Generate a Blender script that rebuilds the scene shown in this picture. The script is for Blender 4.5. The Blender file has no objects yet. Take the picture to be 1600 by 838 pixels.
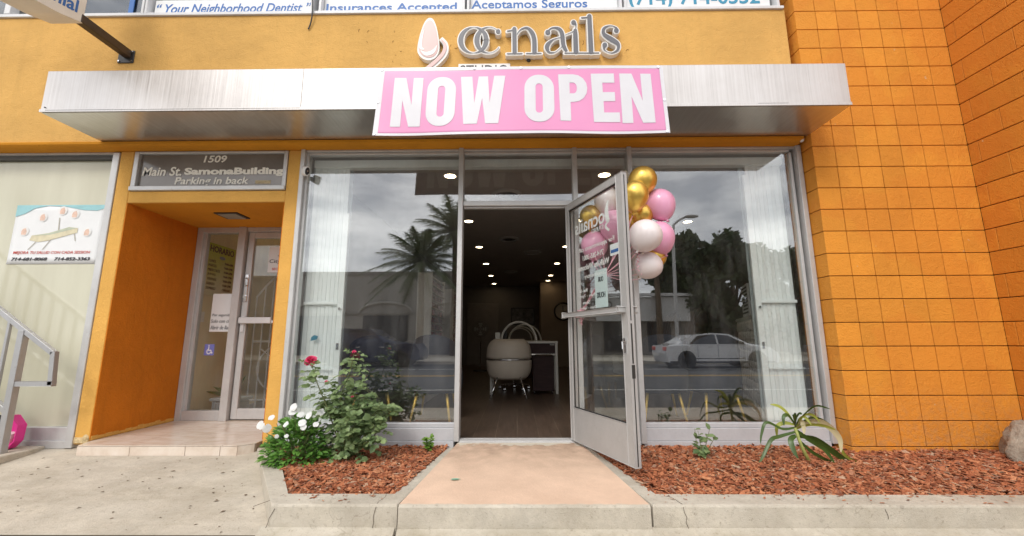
import bpy, bmesh, math, random
from mathutils import Vector, Matrix, noise
R = math.radians
PI = math.pi
random.seed(7)
S = bpy.context.scene
COL = S.collection

# ------------------------------------------------------------------ camera
cd = bpy.data.cameras.new('camera'); cam = bpy.data.objects.new('camera', cd); COL.objects.link(cam)
F, PT, YW, RL = 649.22, 0.169277, -0.010809, -0.002992
fwd = Vector((math.sin(YW)*math.cos(PT), math.cos(YW)*math.cos(PT), math.sin(PT)))
rt = Vector((math.cos(YW), -math.sin(YW), 0)); up = rt.cross(fwd)
r2 = rt*math.cos(RL) + up*math.sin(RL); u2 = -rt*math.sin(RL) + up*math.cos(RL)
M = Matrix((r2, u2, -fwd)).transposed().to_4x4(); M.translation = Vector((0, -3.837, 0.8725))
cam.matrix_world = M
cd.sensor_width = 36; cd.sensor_fit = 'HORIZONTAL'; cd.lens = 36*F/1600
cd.clip_start = 0.05; cd.clip_end = 600
S.camera = cam

# ------------------------------------------------------------------ sky, sun, exposure
W = bpy.data.worlds.new('World'); S.world = W; W.use_nodes = True
nt = W.node_tree; N = nt.nodes; L = nt.links
bg = N['Background']; bg.inputs['Strength'].default_value = 0.1
sky = N.new('ShaderNodeTexSky'); sky.sky_type = 'NISHITA'; sky.sun_disc = False
SUN_EL, SUN_AZ = R(46), R(200)
sky.sun_elevation = SUN_EL; sky.sun_rotation = SUN_AZ
tc = N.new('ShaderNodeTexCoord'); mp = N.new('ShaderNodeMapping'); mp.inputs['Scale'].default_value = (1.6, 1.6, 5.5)
L.new(tc.outputs['Generated'], mp.inputs['Vector'])
cn = N.new('ShaderNodeTexNoise'); cn.inputs['Scale'].default_value = 2.3; cn.inputs['Detail'].default_value = 7; cn.inputs['Roughness'].default_value = .55
L.new(mp.outputs['Vector'], cn.inputs['Vector'])
cr = N.new('ShaderNodeValToRGB')
cr.color_ramp.elements[0].position = .36; cr.color_ramp.elements[0].color = (.44, .45, .475, 1)
cr.color_ramp.elements[1].position = .64; cr.color_ramp.elements[1].color = (1, .985, .96, 1)
L.new(cn.outputs['Fac'], cr.inputs['Fac'])
ml = N.new('ShaderNodeVectorMath'); ml.operation = 'SCALE'; ml.inputs['Scale'].default_value = 11.0
L.new(cr.outputs['Color'], ml.inputs[0])
mx = N.new('ShaderNodeMix'); mx.data_type = 'RGBA'; mx.inputs['Factor'].default_value = .88
SUN_DIR = Vector((-.25, -.66, .72)).normalized()
dt = N.new('ShaderNodeVectorMath'); dt.operation = 'DOT_PRODUCT'; dt.inputs[1].default_value = SUN_DIR
nm_ = N.new('ShaderNodeVectorMath'); nm_.operation = 'NORMALIZE'; L.new(tc.outputs['Generated'], nm_.inputs[0]); L.new(nm_.outputs['Vector'], dt.inputs[0])
mr = N.new('ShaderNodeMapRange'); mr.interpolation_type = 'SMOOTHSTEP'; mr.inputs['From Min'].default_value = .1; mr.inputs['From Max'].default_value = .95; mr.inputs['To Min'].default_value = .95; mr.inputs['To Max'].default_value = 1.6
L.new(dt.outputs['Value'], mr.inputs['Value'])
m3 = N.new('ShaderNodeVectorMath'); m3.operation = 'SCALE'; L.new(ml.outputs['Vector'], m3.inputs[0]); L.new(mr.outputs['Result'], m3.inputs['Scale'])
L.new(sky.outputs['Color'], mx.inputs['A']); L.new(m3.outputs['Vector'], mx.inputs['B'])
L.new(mx.outputs['Result'], bg.inputs['Color'])

sd = bpy.data.lights.new('sun', 'SUN'); sun = bpy.data.objects.new('sun', sd); COL.objects.link(sun)
sd.energy = 1.0; sd.angle = R(16); sd.color = (1, .95, .88)
sun.rotation_euler = Vector((0.25, 0.66, -.72)).to_track_quat('-Z', 'Y').to_euler()
sun.location = (-4, -9, 14)

S.view_settings.view_transform = 'Standard'; S.view_settings.look = 'None'
S.view_settings.gamma = 1; S.view_settings.use_curve_mapping = False
S.view_settings.exposure = 0.64
S.cycles.use_denoising = True
S.cycles.max_bounces = 8; S.cycles.transparent_max_bounces = 24
S.cycles.sample_clamp_indirect = 4

# ------------------------------------------------------------------ materials
class NB:
    def __init__(s, name):
        s.m = bpy.data.materials.new(name); s.m.use_nodes = True
        s.t = s.m.node_tree; s.n = s.t.nodes; s.l = s.t.links
        s.b = s.n['Principled BSDF']; s.out = s.n['Material Output']
        g = s.n.new('ShaderNodeNewGeometry'); s.pos = g.outputs['Position']; s.rnd = g.outputs['Random Per Island']
    def noise(s, sc, det=4, rough=.55, stretch=None):
        v = s.pos
        if stretch:
            m = s.n.new('ShaderNodeMapping'); m.inputs['Scale'].default_value = stretch; s.l.new(v, m.inputs['Vector']); v = m.outputs['Vector']
        x = s.n.new('ShaderNodeTexNoise'); x.inputs['Scale'].default_value = sc; x.inputs['Detail'].default_value = det; x.inputs['Roughness'].default_value = rough
        s.l.new(v, x.inputs['Vector']); return x.outputs['Fac']
    def ramp(s, fac, stops):
        r = s.n.new('ShaderNodeValToRGB'); e = r.color_ramp.elements
        while len(e) < len(stops): e.new(.5)
        for q, (p, c) in zip(e, stops):
            q.position = p; q.color = (c, c, c, 1) if not hasattr(c, '__len__') else (*c, 1)
        s.l.new(fac, r.inputs['Fac']); return r.outputs['Color']
    def mix(s, fac, a, b, mode='MIX'):
        m = s.n.new('ShaderNodeMix'); m.data_type = 'RGBA'; m.blend_type = mode
        for k, v in (('Factor', fac), ('A', a), ('B', b)):
            if hasattr(v, 'links'): s.l.new(v, m.inputs[k])
            elif k == 'Factor': m.inputs[k].default_value = v
            else: m.inputs[k].default_value = (*v, 1)
        return m.outputs['Result']
    def math(s, op, a, b=None):
        m = s.n.new('ShaderNodeMath'); m.operation = op
        for i, v in enumerate((a, b)):
            if v is None: continue
            if hasattr(v, 'links'): s.l.new(v, m.inputs[i])
            else: m.inputs[i].default_value = v
        return m.outputs[0]
    def sep(s):
        x = s.n.new('ShaderNodeSeparateXYZ'); s.l.new(s.pos, x.inputs[0]); return x.outputs
    def color(s, c):
        if hasattr(c, 'links'): s.l.new(c, s.b.inputs['Base Color'])
        else: s.b.inputs['Base Color'].default_value = (*c, 1)
    def bump(s, h, dist=.01, strength=1):
        b = s.n.new('ShaderNodeBump'); b.inputs['Distance'].default_value = dist; b.inputs['Strength'].default_value = strength
        s.l.new(h, b.inputs['Height']); s.l.new(b.outputs['Normal'], s.b.inputs['Normal'])
    def set(s, **k):
        for a, v in k.items(): s.b.inputs[a.replace('_', ' ')].default_value = v
        return s

def var(c, lo, hi): return tuple(v*lo for v in c), tuple(v*hi for v in c)

def simple(name, c, rough=.5, metal=0, amp=.12, sc=6, bump=0, bsc=60, spec=.5, coat=0, stretch=None):
    b = NB(name); b.set(Roughness=rough, Metallic=metal, Specular_IOR_Level=spec, Coat_Weight=coat)
    if amp:
        lo, hi = var(c, 1-amp, 1+amp)
        f = b.noise(sc, 5, .6, stretch)
        b.color(b.ramp(f, [(.3, lo), (.7, hi)]))
    else: b.color(c)
    if bump: b.bump(b.noise(bsc, 4, .6), bump)
    return b.m

def stucco(name, c, dirt=(.2, .13, .07), dirt_amt=.25, b2=.006):
    b = NB(name); b.set(Roughness=.85, Specular_IOR_Level=.25)
    lo, hi = var(c, .86, 1.1)
    base = b.ramp(b.noise(1.6, 6, .62), [(.3, lo), (.7, hi)])
    st = b.ramp(b.noise(1.0, 5, .65, (9, 9, .8)), [(.52, 0), (.75, dirt_amt)])
    col = b.mix(st, base, tuple(v*.7 for v in c))
    pit = b.ramp(b.noise(26, 3, .5), [(.70, 0), (.76, .35)])
    col = b.mix(pit, col, tuple(v*.62 for v in c))
    b.color(col)
    h = b.math('ADD', b.noise(70, 4, .65), b.math('MULTIPLY', b.noise(14, 3, .5), 1.2))
    b.bump(h, b2); return b.m

MT = {}
MT['stucco'] = stucco('yellow_stucco', (.68, .395, .118))
MT['stucco_low'] = stucco('pilaster_paint', (.72, .395, .095), dirt_amt=.15)
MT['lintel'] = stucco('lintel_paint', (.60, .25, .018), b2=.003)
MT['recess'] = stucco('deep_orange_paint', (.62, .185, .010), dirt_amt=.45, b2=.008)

def blockmat(name, c):
    b = NB(name); b.set(Roughness=.7, Specular_IOR_Level=.3)
    lo, hi = var(c, .87, 1.10)
    f = b.math('ADD', b.math('MULTIPLY', b.rnd, .38), b.math('MULTIPLY', b.noise(2.2, 5, .6), .75))
    base = b.ramp(f, [(.25, lo), (.85, hi)])
    tu = b.ramp(b.noise(.9, 3, .6), [(.49, 0), (.52, .42)])
    base = b.mix(tu, base, (c[0]*.93, c[1]*.80, c[2]*.8))
    pale = b.ramp(b.noise(5, 6, .7), [(.62, 0), (.74, .3)])
    col = b.mix(pale, base, (c[0]*1.05, c[1]*1.35, c[2]*2.4))
    col = b.mix(b.ramp(b.noise(1.6, 7, .74, (2.4, 2.4, .8)), [(.52, 0), (.68, .2)]), col, (c[0]*.62, c[1]*.52, c[2]*.6))
    chip = b.ramp(b.noise(17, 3, .6), [(.735, 0), (.75, .8)])
    col = b.mix(chip, col, (.62, .42, .24))
    z = b.sep()[2]
    low = b.ramp(b.math('ADD', z, b.math('MULTIPLY', b.noise(9, 5, .7), .5)), [(.2, .85), (.75, 0)])
    wear = b.math('MULTIPLY', low, b.ramp(b.noise(28, 4, .7), [(.42, 0), (.62, .8)]))
    col = b.mix(wear, col, (.52, .26, .10))
    b.color(col)
    b.bump(b.math('ADD', b.noise(110, 3, .6), b.math('MULTIPLY', b.noise(22, 4, .65), 1.3)), .006); return b.m
MT['block'] = blockmat('orange_block_paint', (.74, .30, .037))
MT['block_shaded'] = blockmat('orange_shaded_block_paint', (.62, .225, .024))  # same paint darkened: the return wall's shade is put into its colour
MT['groove'] = simple('dark_joint', (.045, .014, .004), .95, amp=.3, sc=12)

def alu(name, c=(.58, .575, .57), rough=.45, metal=.35):
    b = NB(name); b.set(Roughness=rough, Metallic=metal)
    lo, hi = var(c, .86, 1.07)
    col = b.ramp(b.noise(3.5, 8, .7, (1, 1, .7)), [(.3, lo), (.7, hi)])
    sp = b.ramp(b.noise(38, 5, .7), [(.62, 0), (.72, .45)])
    col = b.mix(sp, col, (c[0]*.55, c[1]*.52, c[2]*.48))
    b.color(col); b.bump(b.noise(50, 3), .0012); return b.m
MT['alu'] = alu('weathered_aluminium')
MT['alu_door'] = alu('worn_door_aluminium', (.46, .45, .44), .5, .25)
MT['alu_white'] = alu('white_frame_paint', (.68, .68, .69), .4, 0)
MT['base'] = alu('grey_base_paint', (.55, .55, .57), .5, .1)

def brushed():
    b = NB('brushed_canopy_metal'); b.set(Metallic=.82, Roughness=.36)
    s1 = b.noise(3, 6, .75, (26, 26, .35)); s2 = b.noise(1.3, 5, .6)
    f = b.math('ADD', b.math('MULTIPLY', s1, .6), b.math('MULTIPLY', s2, .4))
    b.color(b.ramp(f, [(.32, (.42, .39, .37)), (.5, (.56, .53, .51)), (.68, (.66, .64, .63))]))
    r = b.ramp(s1, [(.3, .28), (.7, .46)]); b.l.new(r, b.b.inputs['Roughness'])
    b.bump(b.math('ADD', b.math('MULTIPLY', s1, .25), b.noise(2.5, 3)), .008, .5); return b.m
MT['canopy'] = brushed()
def soffit():
    b = NB('canopy_soffit_metal'); b.set(Metallic=.9, Roughness=.3)
    s1 = b.noise(3, 6, .7, (18, .8, 1))
    b.color(b.ramp(b.math('ADD', b.math('MULTIPLY', s1, .5), b.math('MULTIPLY', b.noise(1.2, 4), .5)), [(.3, (.60, .56, .50)), (.7, (.80, .77, .72))]))
    b.bump(b.noise(1.4, 2), .03, .5); return b.m
MT['soffit'] = soffit()

def concrete(name, c, dirt=(.18, .15, .11), wear=None, moss=0):
    b = NB(name); b.set(Roughness=.9, Specular_IOR_Level=.25)
    lo, hi = var(c, .82, 1.12)
    col = b.ramp(b.noise(2.2, 8, .68), [(.28, lo), (.72, hi)])
    col = b.mix(b.ramp(b.noise(1.3, 8, .74, (1, 2.2, 1)), [(.44, 0), (.68, .6)]), col, (c[0]*.62, c[1]*.58, c[2]*.52))
    col = b.mix(b.ramp(b.noise(4.5, 7, .75, (1, 1.4, 1)), [(.52, 0), (.70, .4)]), col, (c[0]*1.3, c[1]*1.3, c[2]*1.27))
    col = b.mix(b.ramp(b.noise(48, 5, .75), [(.56, 0), (.70, .5)]), col, dirt)
    vo = b.n.new('ShaderNodeTexVoronoi'); vo.inputs['Scale'].default_value = 3.4; b.l.new(b.pos, vo.inputs['Vector'])
    col = b.mix(b.ramp(b.math('ADD', vo.outputs['Distance'], b.math('MULTIPLY', b.noise(30, 3), .05)), [(.065, .5), (.085, 0)]), col, (c[0]*.45, c[1]*.43, c[2]*.42))
    hair = b.ramp(b.math('ABSOLUTE', b.math('SUBTRACT', b.noise(1.1, 5, .6), .5)), [(.0, .32), (.003, 0)])
    col = b.mix(b.math('MULTIPLY', hair, b.ramp(b.noise(.7, 2), [(.5, 0), (.56, 1)])), col, (.16, .13, .1))
    if moss:
        z = b.sep()[2]
        low = b.ramp(b.math('MULTIPLY', b.math('ADD', b.math('ADD', z, .25), b.math('MULTIPLY', b.noise(7, 6, .72), .12)), 4), [(.38, moss), (.66, 0)])
        col = b.mix(b.math('MULTIPLY', low, b.ramp(b.noise(4, 5, .7), [(.38, .2), (.62, 1)])), col, (.20, .165, .085))
    b.color(col); b.bump(b.math('ADD', b.noise(120, 4, .7), b.noise(18, 4, .6)), .004); return b.m
MT['conc'] = concrete('ramp_concrete', (.53, .475, .395))
MT['curb'] = concrete('curb_concrete', (.52, .475, .40), moss=.45)
MT['side'] = concrete('sidewalk_concrete', (.54, .50, .43))
MT['asphalt'] = simple('asphalt', (.07, .07, .071), .9, amp=.25, sc=5, bump=.004, bsc=90)
MT['roadpaint'] = simple('worn_white_line', (.6, .6, .58), .8)
MT['yellowpaint'] = simple('worn_yellow_line', (.6, .36, .05), .8)
MT['crack'] = simple('crack_dirt', (.06, .045, .03), 1, amp=.3)
def peach():
    b = NB('peach_walk_paint'); b.set(Roughness=.75, Specular_IOR_Level=.3)
    c = (.70, .505, .375); lo, hi = var(c, .93, 1.05)
    col = b.ramp(b.noise(2.5, 6, .65), [(.3, lo), (.7, hi)])
    d = b.math('DIVIDE', b.math('ADD', b.sep()[1], 1.31), 1.3)      # 0 at the front edge, 1 at the threshold
    mott = b.ramp(b.noise(3.2, 8, .72), [(.40, 0), (.66, .55)])
    col = b.mix(mott, col, (.52, .36, .26))
    n1 = b.math('MULTIPLY', b.math('SUBTRACT', b.noise(4, 8, .72), .5), .9)
    grime = b.ramp(b.math('ADD', d, n1), [(.42, 0), (.95, .85)])
    grime2 = b.math('MULTIPLY', grime, b.ramp(b.noise(6, 7, .72), [(.36, .1), (.62, .9)]))
    col = b.mix(grime2, col, (.30, .21, .15))
    e = b.math('ADD', d, b.math('MULTIPLY', b.math('SUBTRACT', b.noise(5, 6, .65), .5), .42))
    wear = b.ramp(e, [(.925, 0), (.94, .95)])
    col = b.mix(wear, col, (.62, .56, .46))
    fe = b.math('ADD', d, b.math('MULTIPLY', b.math('SUBTRACT', b.noise(14, 5, .7), .5), .06))
    col = b.mix(b.ramp(fe, [(.008, .9), (.022, 0)]), col, (.50, .44, .36))
    spots = b.ramp(b.noise(30, 4, .7), [(.68, 0), (.76, .45)])
    col = b.mix(spots, col, (.42, .30, .22))
    b.color(col); b.bump(b.noise(70, 4, .6), .003); return b.m
MT['peach'] = peach()
def tile():
    b = NB('beige_tile'); b.set(Roughness=.22, Specular_IOR_Level=.5)
    col = b.ramp(b.noise(6, 7, .65, (1, 2, 1)), [(.3, (.56, .45, .36)), (.5, (.66, .56, .47)), (.7, (.72, .64, .56))])
    b.color(col); return b.m
MT['tile'] = tile()
MT['grout'] = simple('grout', (.3, .23, .17), .9)

def glass(name='shop_glass', tint=(.97, .98, .97), base=.15, k=.8, dust=.035):
    m = bpy.data.materials.new(name); m.use_nodes = True; t = m.node_tree; n = t.nodes; l = t.links
    n.remove(n['Principled BSDF'])
    tr = n.new('ShaderNodeBsdfTransparent'); tr.inputs[0].default_value = (*tint, 1)
    gl = n.new('ShaderNodeBsdfGlossy'); gl.inputs['Roughness'].default_value = .0; gl.inputs[0].default_value = (.97, .98, 1, 1)
    lw = n.new('ShaderNodeLayerWeight'); lw.inputs[0].default_value = .5
    p = n.new('ShaderNodeMath'); p.operation = 'POWER'; p.inputs[1].default_value = 5; l.new(lw.outputs['Facing'], p.inputs[0])
    q = n.new('ShaderNodeMath'); q.operation = 'MULTIPLY_ADD'; q.inputs[1].default_value = k; q.inputs[2].default_value = base; l.new(p.outputs[0], q.inputs[0])
    mx = n.new('ShaderNodeMixShader'); l.new(q.outputs[0], mx.inputs[0]); l.new(tr.outputs[0], mx.inputs[1]); l.new(gl.outputs[0], mx.inputs[2])
    # thin uneven film of dust and wipe marks on the pane
    g = n.new('ShaderNodeNewGeometry'); mp_ = n.new('ShaderNodeMapping'); mp_.inputs['Scale'].default_value = (3.5, 1, .9); l.new(g.outputs['Position'], mp_.inputs['Vector'])
    nz = n.new('ShaderNodeTexNoise'); nz.inputs['Scale'].default_value = 2.2; nz.inputs['Detail'].default_value = 8; nz.inputs['Roughness'].default_value = .7; l.new(mp_.outputs[0], nz.inputs['Vector'])
    r_ = n.new('ShaderNodeMapRange'); r_.inputs['From Min'].default_value = .45; r_.inputs['From Max'].default_value = .75; r_.inputs['To Min'].default_value = .002; r_.inputs['To Max'].default_value = dust; l.new(nz.outputs['Fac'], r_.inputs['Value'])
    df = n.new('ShaderNodeBsdfDiffuse'); df.inputs[0].default_value = (.7, .7, .68, 1)
    m2 = n.new('ShaderNodeMixShader'); l.new(r_.outputs['Result'], m2.inputs[0]); l.new(mx.outputs[0], m2.inputs[1]); l.new(df.outputs[0], m2.inputs[2])
    bp = n.new('ShaderNodeBump'); bp.inputs['Strength'].default_value = .02; bp.inputs['Distance'].default_value = .02
    n2 = n.new('ShaderNodeTexNoise'); n2.inputs['Scale'].default_value = 1.1; n2.inputs['Detail'].default_value = 1; l.new(g.outputs['Position'], n2.inputs['Vector']); l.new(n2.outputs['Fac'], bp.inputs['Height']); l.new(bp.outputs['Normal'], gl.inputs['Normal'])
    l.new(m2.outputs[0], n['Material Output'].inputs[0]); return m
MT['glass'] = glass()
MT['glass_door'] = glass('door_glass', (.97, .98, .97), .05, dust=.06)
MT['glass_up'] = glass('upper_glass', (.45, .48, .5), .16)
def frosted():
    b = NB('cream_window_film'); b.set(Roughness=.10, Specular_IOR_Level=.45)
    b.color(b.ramp(b.noise(1.2, 4, .6, (3, 3, .5)), [(.3, (.52, .50, .38)), (.7, (.60, .585, .46))])); return b.m
MT['film'] = frosted()
MT['signglass'] = simple('dark_sign_glass', (.16, .135, .115), .12, amp=.25, sc=2, spec=.8)
MT['cream_txt'] = simple('cream_lettering', (.80, .76, .68), .6, amp=.05)
MT['white'] = simple('white_plastic', (.78, .78, .78), .4, amp=.03)
MT['casewhite'] = simple('sign_case_white', (.76, .74, .71), .35, amp=.04)
MT['greyface'] = simple('sign_face_grey', (.12, .12, .135), .4, amp=.05)
MT['nailpink'] = simple('nail_pink_face', (.64, .40, .38), .3, amp=.03)
MT['black'] = simple('black_metal', (.025, .022, .02), .4, amp=.3)
MT['bronze'] = simple('dark_bronze_arm', (.05, .03, .018), .45, amp=.4, sc=8)
MT['blackp'] = simple('black_plastic', (.02, .02, .022), .35, amp=0)
MT['chrome'] = simple('chrome', (.75, .75, .76), .12, 1, amp=0)
MT['gold_leg'] = simple('gold_leg', (.85, .56, .13), .35, .35, amp=.05)
MT['blue_txt'] = simple('blue_lettering', (.035, .14, .42), .5, amp=0)
MT['teal_txt'] = simple('teal_lettering', (.03, .26, .42), .5, amp=0)
MT['black_txt'] = simple('black_lettering', (.025, .025, .03), .5, amp=0)
MT['red_txt'] = simple('red_lettering', (.55, .07, .05), .5, amp=0)
MT['white_txt'] = simple('white_lettering', (.82, .82, .82), .5, amp=0)
def banner():
    b = NB('pink_vinyl'); b.set(Roughness=.32, Specular_IOR_Level=.4)
    b.color(b.ramp(b.noise(1.2, 3), [(.3, (.72, .27, .49)), (.7, (.77, .31, .53))])); return b.m
MT['bannerpink'] = banner()
MT['backletter'] = simple('banner_back_letter', (.66, .63, .62), .5, amp=.02)
MT['bannerback'] = simple('banner_back', (.40, .335, .34), .5, amp=.03)
MT['bannerwhite'] = simple('white_vinyl', (.68, .67, .705), .35, amp=.03)
MT['paper'] = simple('white_paper', (.78, .79, .80), .6, amp=.03)
MT['paperblue'] = simple('pale_paper', (.60, .70, .71), .6, amp=.03)
MT['gate'] = simple('gate_white_enamel', (.86, .90, .90), .45, amp=.06, sc=4)
MT['gate_dark'] = simple('gate_gap', (.42, .46, .47), .7, amp=.1)
MT['wood'] = None
def woodfloor():
    b = NB('dark_wood_floor'); b.set(Roughness=.36)
    br = b.n.new('ShaderNodeTexBrick'); mp = b.n.new('ShaderNodeMapping'); mp.inputs['Rotation'].default_value = (0, 0, PI/2)
    b.l.new(b.pos, mp.inputs['Vector']); b.l.new(mp.outputs[0], br.inputs['Vector'])
    br.inputs['Scale'].default_value = 1; br.inputs['Brick Width'].default_value = 1.2; br.inputs['Row Height'].default_value = .2; br.inputs['Mortar Size'].default_value = .003
    br.inputs['Color1'].default_value = (.115, .078, .058, 1); br.inputs['Color2'].default_value = (.085, .057, .042, 1); br.inputs['Mortar'].default_value = (.18, .135, .10, 1)
    g = b.ramp(b.noise(4, 6, .65, (6, .6, 1)), [(.3, .65), (.7, 1.3)])
    b.color(b.mix(1, br.outputs['Color'], g, 'MULTIPLY')); return b.m
MT['wood'] = woodfloor()
MT['inwall'] = simple('interior_wall_paint', (.20, .18, .165), .8, amp=.05)
MT['inceil'] = simple('interior_ceiling_paint', (.40, .36, .33), .9, amp=.05)
MT['beige'] = simple('vestibule_beige', (.82, .71, .50), .8, amp=.08, sc=1.5)
MT['navy'] = simple('navy_velvet', (.034, .037, .056), .75, amp=.15)
MT['beigechair'] = simple('taupe_leather', (.52, .455, .38), .5, amp=.05)
MT['darkwood'] = simple('dark_cabinet', (.05, .03, .03), .6, amp=.2, spec=.15, stretch=(1, 1, 8))
MT['brownseat'] = simple('brown_leather', (.12, .075, .05), .5, amp=.2)
MT['tuft'] = simple('white_tufted_leather', (.80, .77, .70), .45, amp=.06)
MT['rack'] = simple('rack_white', (.62, .60, .56), .5, amp=.05)
def emit(name, c, s):
    m = bpy.data.materials.new(name); m.use_nodes = True; n = m.node_tree.nodes; n.remove(n['Principled BSDF'])
    e = n.new('ShaderNodeEmission'); e.inputs[0].default_value = (*c, 1); e.inputs[1].default_value = s
    m.node_tree.links.new(e.outputs[0], n['Material Output'].inputs[0]); return m
MT['lamp'] = emit('warm_lamp_disc', (1, .76, .46), 12)
MT['vent'] = simple('vent_grey', (.42, .40, .38), .6, amp=.05)
def balloon(name, c, rough, metal, sss=0):
    b = NB(name); b.set(Roughness=rough, Metallic=metal, Coat_Weight=.3 if not metal else 0, Subsurface_Weight=sss, Subsurface_Scale=.05)
    b.color(c); return b.m
MT['b_gold'] = balloon('gold_chrome_balloon', (.80, .54, .12), .36, .8)
MT['b_pink'] = balloon('pink_latex', (.80, .38, .56), .34, 0)
MT['b_white'] = balloon('pearl_latex', (.80, .73, .73), .34, 0)
MT['ribbon'] = simple('pink_ribbon', (.85, .45, .53), .4, amp=.1, sc=40)
MT['magenta'] = simple('magenta_plastic', (.72, .03, .28), .35, amp=.08)
def leafmat(name, c1, c2, rough=.45):
    b = NB(name); b.set(Roughness=rough, Specular_IOR_Level=.5)
    f = b.math('ADD', b.math('MULTIPLY', b.rnd, .7), b.math('MULTIPLY', b.noise(20, 3), .4))
    b.color(b.ramp(f, [(.15, c1), (.85, c2)])); 
    b.set(Transmission_Weight=0)
    tl = b.n.new('ShaderNodeBsdfTranslucent'); b.l.new(b.b.inputs['Base Color'].links[0].from_socket, tl.inputs[0])
    ms = b.n.new('ShaderNodeMixShader'); ms.inputs[0].default_value = .25
    b.l.new(b.b.outputs[0], ms.inputs[1]); b.l.new(tl.outputs[0], ms.inputs[2]); b.l.new(ms.outputs[0], b.out.inputs[0]); return b.m
MT['roseleaf'] = leafmat('rose_leaf', (.085, .145, .05), (.26, .35, .15), .5)
MT['vincaleaf'] = leafmat('glossy_leaf', (.06, .17, .025), (.19, .38, .075), .35)
MT['limeleaf'] = leafmat('lime_leaf', (.09, .20, .02), (.22, .38, .06), .4)
MT['dracleaf'] = leafmat('strap_leaf', (.03, .075, .015), (.11, .18, .035), .35)
MT['dryleaf'] = leafmat('bleached_leaf', (.55, .48, .26), (.70, .64, .42), .6)
MT['yellowleaf'] = leafmat('yellow_green_leaf', (.30, .36, .05), (.45, .46, .10), .45)
MT['caneg'] = simple('green_cane', (.33, .36, .10), .6, amp=.2, sc=30)
MT['rosestem'] = simple('rose_stem', (.14, .16, .06), .7, amp=.3, sc=20)
MT['petalw'] = leafmat('white_petal', (.76, .76, .76), (.84, .84, .83), .6)
MT['petalp'] = leafmat('pink_petal', (.62, .02, .11), (.82, .10, .24), .5)
MT['treeleaf'] = leafmat('tree_leaf', (.025, .045, .016), (.085, .125, .05), .6)
MT['palmleaf'] = leafmat('palm_leaf', (.05, .08, .03), (.13, .17, .07), .5)
MT['bark'] = simple('bark', (.16, .12, .085), .95, amp=.3, bump=.02, bsc=14)
def mulchmat():
    b = NB('red_bark_chips'); b.set(Roughness=.85, Specular_IOR_Level=.25)
    base = b.ramp(b.rnd, [(0, (.17, .055, .028)), (.25, (.34, .11, .05)), (.55, (.47, .165, .075)), (.8, (.58, .26, .13)), (.92, (.30, .15, .10)), (1, (.60, .44, .30))])
    b.color(b.mix(b.ramp(b.noise(60, 4, .7), [(.4, 0), (.7, .5)]), base, (.16, .05, .025))); b.bump(b.noise(160, 3), .003); return b.m
MT['mulch'] = mulchmat()
MT['soil'] = simple('mulch_soil', (.10, .032, .016), 1, amp=.4, sc=20, bump=.02, bsc=40)
MT['rock'] = None
def rockmat():
    b = NB('boulder_stone'); b.set(Roughness=.9)
    col = b.ramp(b.noise(6, 8, .7), [(.3, (.18, .14, .10)), (.5, (.33, .275, .215)), (.7, (.47, .40, .32))])
    b.color(b.mix(b.ramp(b.noise(17, 5, .7), [(.55, 0), (.7, .6)]), col, (.14, .11, .09))); b.bump(b.math('ADD', b.noise(30, 6, .7), b.noise(9, 5)), .02); return b.m
MT['rock'] = rockmat()

# ------------------------------------------------------------------ mesh helpers
WM = {}
def wm(o): return WM.get(o.name, Matrix.Identity(4)) if o else Matrix.Identity(4)

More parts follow.
